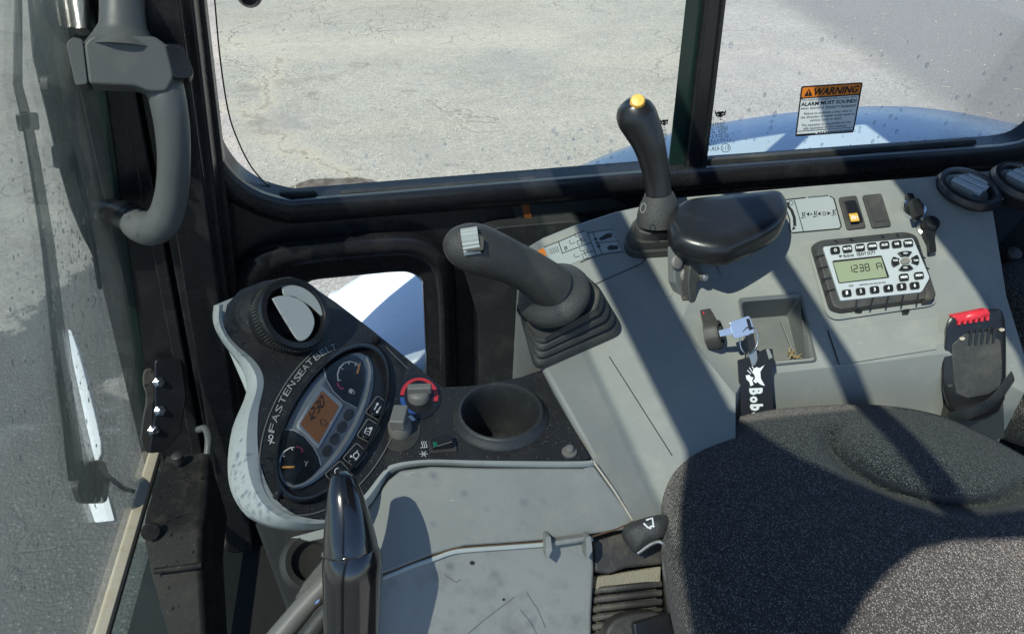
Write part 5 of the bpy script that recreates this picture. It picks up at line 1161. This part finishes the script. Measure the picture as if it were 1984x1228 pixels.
mb = MB(); plate(mb, [(1430, 698), (1452, 692), (1484, 676), (1497, 676), (1502, 706), (1496, 712), (1496, 730), (1500, 830), (1500, 880), (1442, 890)], PT, -.0025, .0); link_mesh('tag_plate', mb, M['ink'], tg, bevel=.0006)
mb = MB(); plate(mb, [(1484, 676), (1490, 676), (1497, 692), (1490, 696)], PT, .0002, .0006); link_mesh('tag_slot', mb, M['grey'], tg)
mb = MB(); plate(mb, round2([(1446, 684), (1466, 678), (1468, 696), (1463, 708), (1457, 709), (1453, 694)], 3), PT, .0, .002); link_mesh('tag_clasp', mb, M['steel'], tg, bevel=.0006)
mb = MB(); poly(mb, [(1481, 707), (1473, 720), (1474, 733), (1482, 747), (1474, 745), (1468, 740), (1464, 742), (1459, 738), (1463, 733), (1462, 727), (1458, 722), (1460, 714), (1466, 711), (1472, 713)], PT, .0006)
poly(mb, [(1445, 727), (1452, 726), (1455, 730), (1460, 731), (1457, 737), (1460, 745), (1454, 748), (1452, 740), (1446, 734)], PT, .0006)
for a in ([(1448, 717), (1455, 724)], [(1452, 712), (1458, 721)], [(1457, 709), (1461, 716)]): ribbon(mb, a, PT, 1.6, .0006)
link_mesh('tag_emblem', mb, M['white'], tg)
mb = MB()
for i, ch in enumerate('Bobcat'): y = 752+i*15.5; text(mb, ch, PT, (1453+i*.8, y), (1454+i*.8, y+13), (1476+i*.4 if ch in 'Bb' else 1472, y-1), .0006, .05)
link_mesh('tag_lettering', mb, M['offwhite'], tg)
# ------------------------------------------------------------------ seat
se = empty('seat', pz(1700, 1150, 1.1), 'charcoal seat cushion with pale woven specks and a side bolster', 'seat')
SO = [(1283, 1010), (1280, 940), (1291, 890), (1322, 852), (1370, 826), (1430, 807), (1500, 793), (1580, 786), (1660, 783), (1740, 788), (1820, 804), (1880, 828), (1940, 858), (2010, 900), (2090, 970), (2160, 1100), (2180, 1300), (2050, 1600), (1800, 1750), (1560, 1700), (1420, 1500), (1345, 1300), (1300, 1120)]
SO = [(p[0], p[1]) for p in spline(SO+[SO[0]], 8)][:-1]
SC_ = Vector((1690, 1150)); NR = 60; nS = len(SO); seatv = []
def seath(u, v, r):
    e = 1-r; h = .034*(1-math.exp(-e*9)) - .034 + .006*e
    a = math.radians(13); x, y = u-1800, v-886; X, Y = (x*math.cos(a)+y*math.sin(a))/192, (y*math.cos(a)-x*math.sin(a))/84
    d = math.sqrt(X*X+Y*Y)
    crease = math.exp(-((d-1.0)/.13)**2)/(1+math.exp(-(Y+.05)*7))
    h -= .022*crease*max(0, min(1, e*8)); h += .010*max(0, 1-d)**.7*max(0, min(1, e*8)) if d < 1 else 0
    return h
rings = []
for k in range(NR):
    r = 1 - (k/(NR-1))*.985
    ring = []
    for (u, v) in SO:
        p = SC_ + (Vector((u, v))-SC_)*r; ring.append(pz(p.x, p.y, 1.535+seath(p.x, p.y, r)))
    rings.append(ring)
e0 = rings[0]; cc_ = sum(e0, Vector())/nS
low1 = [cc_+(p-cc_)*1.0-Vector((0, 0, .018)) for p in e0]; low2 = [cc_+(p-cc_)*.985-Vector((0, 0, .045)) for p in e0]; low3 = [cc_+(p-cc_)*.95-Vector((0, 0, .075)) for p in e0]
mb = MB(); mb.loft([low3, low2, low1]+rings); link_mesh('cushion', mb, M['fabric'], se, smooth=80)
sh0 = [cc_+(p-cc_)*.965-Vector((0, 0, .072)) for p in e0]; sh1 = [cc_+(p-cc_)*.95-Vector((0, 0, .11)) for p in e0]; sh2 = [cc_+(p-cc_)*.88-Vector((0, 0, .15)) for p in e0]
mb = MB(); mb.loft([sh2, sh1, sh0]); link_mesh('seat_pan', mb, M['rubber'], se, smooth=60)
mb = MB(); sweep_px(mb, spline([(1290, 1048, .80, 9), (1299, 1080, .80, 16), (1300, 1110, .79, 16), (1318, 1160, .78, 17), (1338, 1240, .77, 18)], 4), 14); link_mesh('pan_edge', mb, M['knob'], se, smooth=60)
bs = [(1984, 560), (1968, 620), (1964, 700), (1968, 780), (1984, 850), (2080, 900), (2300, 820), (2300, 520), (2080, 500)]
b0_ = [pd(u, v, 1.06) for u, v in smoothpoly([Vector(q) for q in bs], 2)]; bcn = sum(b0_, Vector())/len(b0_)
tw = Vector((.5, -.8, .3)).normalized()
mb = MB(); mb.loft([[bcn+(p-bcn)*s-tw*d for p in b0_] for s, d in ((.9, .09), (.98, .07), (1.0, .04), (1.0, .0), (.97, -.02), (.85, -.03), (.4, -.035))]); link_mesh('backrest', mb, M['fabric'], se, smooth=80)
# adjuster paddle with white arrow under the cushion front
pdl = empty('seat_adjuster', pd(1245, 1040, .83), 'black seat adjuster paddle with a white arrow at the cushion front', 'seat lever')
PQ = Pl(pd(1240, 1040, .800), (-.25, -.6, .78))
pq = smoothpoly([(1203, 1040), (1206, 1022), (1222, 1010), (1280, 994), (1300, 1000), (1296, 1040), (1262, 1048), (1236, 1070), (1226, 1070)], 2)
mb = MB(); Rr = [hits(pq, PQ, h) if s == 1 else hits([Vector((1250, 1030))+(p-Vector((1250, 1030)))*s for p in pq], PQ, h) for s, h in ((1, -.022), (1, -.006), (.95, .002), (.8, .008), (.5, .011), (.1, .012))]; mb.loft(Rr); link_mesh('paddle', mb, M['grip'], pdl, smooth=70)
mb = MB()
for q in ([(1252, 1007), (1264, 1003), (1266, 1018)], [(1247, 1013), (1256, 1022), (1264, 1018)]): ribbon(mb, q, PQ, 3.2, .0135)
for q in ([(1258, 1023), (1262, 1022)], [(1264, 1020), (1268, 1018)]): ribbon(mb, q, PQ, 3.5, .0135)
link_mesh('arrow_print', mb, M['white'], pdl)
mb = MB(); sweep_px(mb, spline([(1236, 1071, .80, 4), (1262, 1053, .795, 4), (1280, 1049, .79, 4), (1290, 1062, .79, 4), (1293, 1090, .79, 4)], 4), 8); link_mesh('lever_rim', mb, M['steel'], pdl)
# seat suspension with ribbed bellows
sb = empty('seat_suspension', pz(1230, 1200, 1.15), 'dusty black seat suspension with sand covered ribbed bellows', 'seat base')
PSB = Pl(PL_.hit(1210, 1080, -.01), (0, -.62, .78))
mb = MB(); plate(mb, [(1150, 1046), (1205, 1030), (1300, 1040), (1290, 1092), (1212, 1100), (1180, 1112), (1152, 1108)], PSB, -.03, .004); link_mesh('rear_plate', mb, M['dusty'], sb, bevel=.003)
mb = MB(); plate(mb, [(1158, 1116), (1282, 1096), (1280, 1136), (1154, 1142)], PSB, -.05, -.006); link_mesh('sand_ledge', mb, M['sand'], sb, bevel=.002)
mb = MB(); plate(mb, [(1130, 1100), (1300, 1080), (1310, 1330), (1130, 1330)], PSB, -.09, -.030); link_mesh('bellows_core', mb, M['ink'], sb)
for i in range(7):
    y = 1140 + i*17.5; mb = MB(); A = [PSB.hit(1151-i*.4, y+5, -.012), PSB.hit(1165, y+2, -.006), PSB.hit(1240, y-6, -.006), PSB.hit(1281, y-10, -.008)]; mb.sweep(A, [(.0026, .0036)]*4, 10, up=(0, -.6, .8)); link_mesh('bellows_rib', mb, M['dusty'], sb, smooth=60)
    mb = MB(); plate(mb, [(1160, y+10), (1270, y-2), (1274, y+6), (1156, y+16)], PSB, -.03, -.019); link_mesh('sand_fill', mb, M['sand'], sb)
mb = MB(); plate(mb, smoothpoly([(1170, 1240), (1180, 1206), (1215, 1186), (1298, 1182), (1310, 1260), (1180, 1280)], 2), PSB, -.01, .022); link_mesh('round_cover', mb, M['dusty'], sb, bevel=.004)
mb = MB(); plate(mb, [(1226, 1206), (1298, 1186), (1316, 1240), (1232, 1260)], PSB, .0, .03); link_mesh('cover_plate', mb, M['smooth'], sb, bevel=.003)
# ------------------------------------------------------------------ seat belt buckle
bk_ = empty('seat_belt_buckle', pd(1890, 800, .98), 'black seat belt buckle with red press button standing beside the cushion', 'seat belt buckle')
PBK = Pl(pd(1890, 690, .985), (-.08, -.90, .42))
bo = smoothpoly([(1832, 625), (1846, 608), (1862, 606), (1930, 596), (1945, 605), (1949, 650), (1950, 720), (1946, 790), (1900, 815), (1850, 812), (1824, 760), (1822, 700), (1830, 660)], 1)
mb = MB(); Rr = []
cb = sum(bo, Vector((0, 0)))/len(bo)
for s, h in ((.97, -.03), (1.0, -.024), (1.0, -.004), (.965, .002), (.90, .004)): Rr.append(hits([cb+(p-cb)*s for p in bo], PBK, h))
mb.loft(Rr); link_mesh('housing', mb, M['smooth'], bk_, smooth=50)
mb = MB(); plate(mb, smoothpoly([(1846, 650), (1938, 640), (1944, 720), (1936, 760), (1856, 776), (1846, 720)], 1), PBK, .003, .0055); link_mesh('front_face', mb, M['rubber'], bk_, bevel=.0015)
mb = MB(); sweep_px(mb, spline([(1858, 622, .980, 7), (1872, 615, .974, 9), (1892, 610, .972, 10), (1910, 606, .976, 8)], 4), 16); link_mesh('press_button', mb, M['redbtn'], bk_, smooth=60)
mb = MB(); plate(mb, [(1846, 612), (1916, 598), (1922, 612), (1856, 628)], PBK, -.008, .0045); link_mesh('press_button_face', mb, M['redbtn'], bk_, bevel=.003, seg=3)
for i in range(6):
    x = 1857+i*11; mb = MB(); plate(mb, [(x, 622-i*1.7), (x+5, 621-i*1.7), (x+4, 629-i*1.7), (x, 630-i*1.7)], PBK, .004, .0075); link_mesh('button_ridge', mb, M['redbtn'], bk_)
for i in range(5):
    x = 1880+i*11.5; mb = MB(); plate(mb, smoothpoly([(x, 640-i*1.2), (x+6, 639-i*1.2), (x+3, 668-i*1.2), (x-4, 672-i*1.2)], 1), PBK, .003, .0068); link_mesh('grip_rib', mb, M['smooth'], bk_, bevel=.001)
for u, v in ((1865, 656), (1942, 639), (1841, 747), (1922, 728)):
    mb = MB(); plate(mb, ellpx(u, v, 5, 3, 1, -.2, 10), PBK, .002, .0062); link_mesh('rivet_dot', mb, M['trim'] if v < 700 else M['rubber'], bk_)
mb = MB(); plate(mb, [(1836, 770), (1944, 755), (1948, 850), (1842, 860)], PBK, -.03, -.010); link_mesh('stalk', mb, M['rubber'], bk_, bevel=.002)
bt = empty('belt_strap', pd(1930, 790, .99), 'dark belt strap curving behind the buckle towards the seat back', 'belt strap')
mb = MB(); P_ = spline([(1838, 808, .985, 10), (1880, 800, .975, 10), (1925, 775, .985, 10), (1962, 728, 1.0, 10)], 5); mb.sweep([pd(p[0], p[1], p[2]) for p in P_], [(.0015, .009)]*len(P_), 10, up=(0, -1, .2)); link_mesh('webbing', mb, M['dimboard'], bt, smooth=60)
# ------------------------------------------------------------------ travel lever in front
tl = empty('travel_lever', pd(680, 1228, .62), 'thick glossy black lever handle rising in front of the dash', 'lever')
mb = MB(); sweep_px(mb, [(662, 921, .704, 22), (662, 916, .7045, 17), (661, 913, .705, 8)][::-1]+spline([(663, 927, .703, 25.5), (667, 960, .698, 35), (673, 1000, .696, 43), (677, 1040, .696, 50), (679, 1064, .697, 53)], 4)+[(680, 1072, .697, 50)], 40); link_mesh('upper_grip', mb, M['gloss'], tl, smooth=50)
mb = MB(); sweep_px(mb, [(680, 1062, .703, 49), (681, 1070, .700, 52)]+spline([(682, 1076, .699, 55), (683, 1092, .699, 57.5), (683, 1150, .706, 56), (682, 1228, .716, 53), (680, 1330, .73, 50)], 4), 40); link_mesh('lower_grip', mb, M['gloss'], tl, smooth=50)
mb = MB(); sweep_px(mb, [(680, 1066, .701, 54.5), (680, 1071, .700, 56), (680, 1075, .6995, 55)], 40); link_mesh('joint_ring', mb, M['knob'], tl, smooth=50)
# linkage behind it
lk2 = empty('lever_linkage', pd(600, 1200, .85), 'worn metal pedal linkage with a dark bracket behind the thick lever', 'linkage')
PLK = Pl(pd(610, 1130, .86), (-.1, -.6, .8))
mb = MB(); plate(mb, smoothpoly([(568, 1150), (640, 1062), (660, 1080), (660, 1180), (610, 1200), (576, 1180)], 1), PLK, -.012, .0); link_mesh('link_bracket', mb, M['dusty'], lk2, bevel=.003)
mb = MB(); sweep_px(mb, [(650, 1110, .86, 17), (585, 1180, .855, 22), (510, 1270, .84, 24)], 14, ); link_mesh('link_arm', mb, M['knob'], lk2)
mb = MB(); sweep_px(mb, [(665, 1150, .84, 16), (620, 1200, .83, 18), (560, 1280, .82, 20)], 14); link_mesh('link_arm', mb, M['rubber'], lk2)
mb = MB(); lathe_px(mb, 612, 1158, PLK, 0, [(15, 0), (15, .004), (11, .008), (2, .009)], seg=20); link_mesh('pivot_pin', mb, M['chrome'], lk2)
# ------------------------------------------------------------------ dusty housing in the front corner below the window
hb = empty('corner_housing', pz(350, 1100, .95), 'dusty dark plastic housing in the front corner under the latch bracket', 'housing')
def P3(u, v, d): return pd(u, v, d)
t_ = [pd(322, 884, 1.14), pd(404, 876, 1.14), pd(398, 984, 1.06), pd(284, 992, 1.06)]
f_ = [pd(393, 1018, 1.03), pd(278, 1030, 1.03)]; g_ = [pd(392, 1092, 1.01), pd(292, 1104, 1.01)]; h_ = [pd(400, 1228, .98), pd(330, 1240, .98)]
mb = MB(); mb.add(t_+f_+g_+h_, [(0, 1, 2, 3), (3, 2, 4, 5), (5, 4, 6, 7), (7, 6, 8, 9)])
sd_ = [pd(440, 1000, 1.16), pd(432, 1080, 1.12), pd(440, 1228, 1.08)]
mb.add([t_[1], t_[2], f_[0], g_[0], h_[0]]+sd_, [(0, 1, 2, 5), (2, 3, 6, 5), (3, 4, 7, 6)]); link_mesh('housing_shell', mb, M['housing'], hb, bevel=.010, seg=4, smooth=30)
mb = MB(); PHB = Pl(pd(292, 1030, 1.02), (.2, -.85, .5)); lathe_px(mb, 292, 1030, PHB, .004, [(18, -.004), (18, -.001), (16, .0002), (1, .0004)], seg=24); link_mesh('round_plug', mb, M['housing'], hb)
mb = MB(); sweep_px(mb, [(300, 1106, 1.0, 6), (345, 1100, 1.0, 6), (392, 1094, 1.0, 6)], 10); link_mesh('front_ridge', mb, M['housing'], hb)
mb = MB(); sweep_px(mb, spline([(402, 880, 1.12, 7), (404, 850, 1.13, 7), (398, 830, 1.15, 7), (385, 832, 1.17, 7)], 4), 10); link_mesh('hose', mb, M['handle'], hb)
mb = MB(); lathe_px(mb, 343, 884, Pl(pd(343, 884, 1.12), (0, 0, 1)), .004, [(11, -.01), (11, .002), (8, .004), (1, .0045)], seg=20); link_mesh('fixing_screw', mb, M['rubber'], hb)
# boom foot of the machine in front of the cab (out of frame to the left) and track below
bm_ = empty('track_frame', (-.4, 1.4, .2), 'dark track and deck of the machine below the front window', 'machine deck')
mb = MB(); mb.box((-.05, .9, .72), Vector((.55, 0, 0)), Vector((0, .6, 0)), Vector((0, 0, .08))); link_mesh('deck', mb, M['rubber'], bm_, bevel=.02)
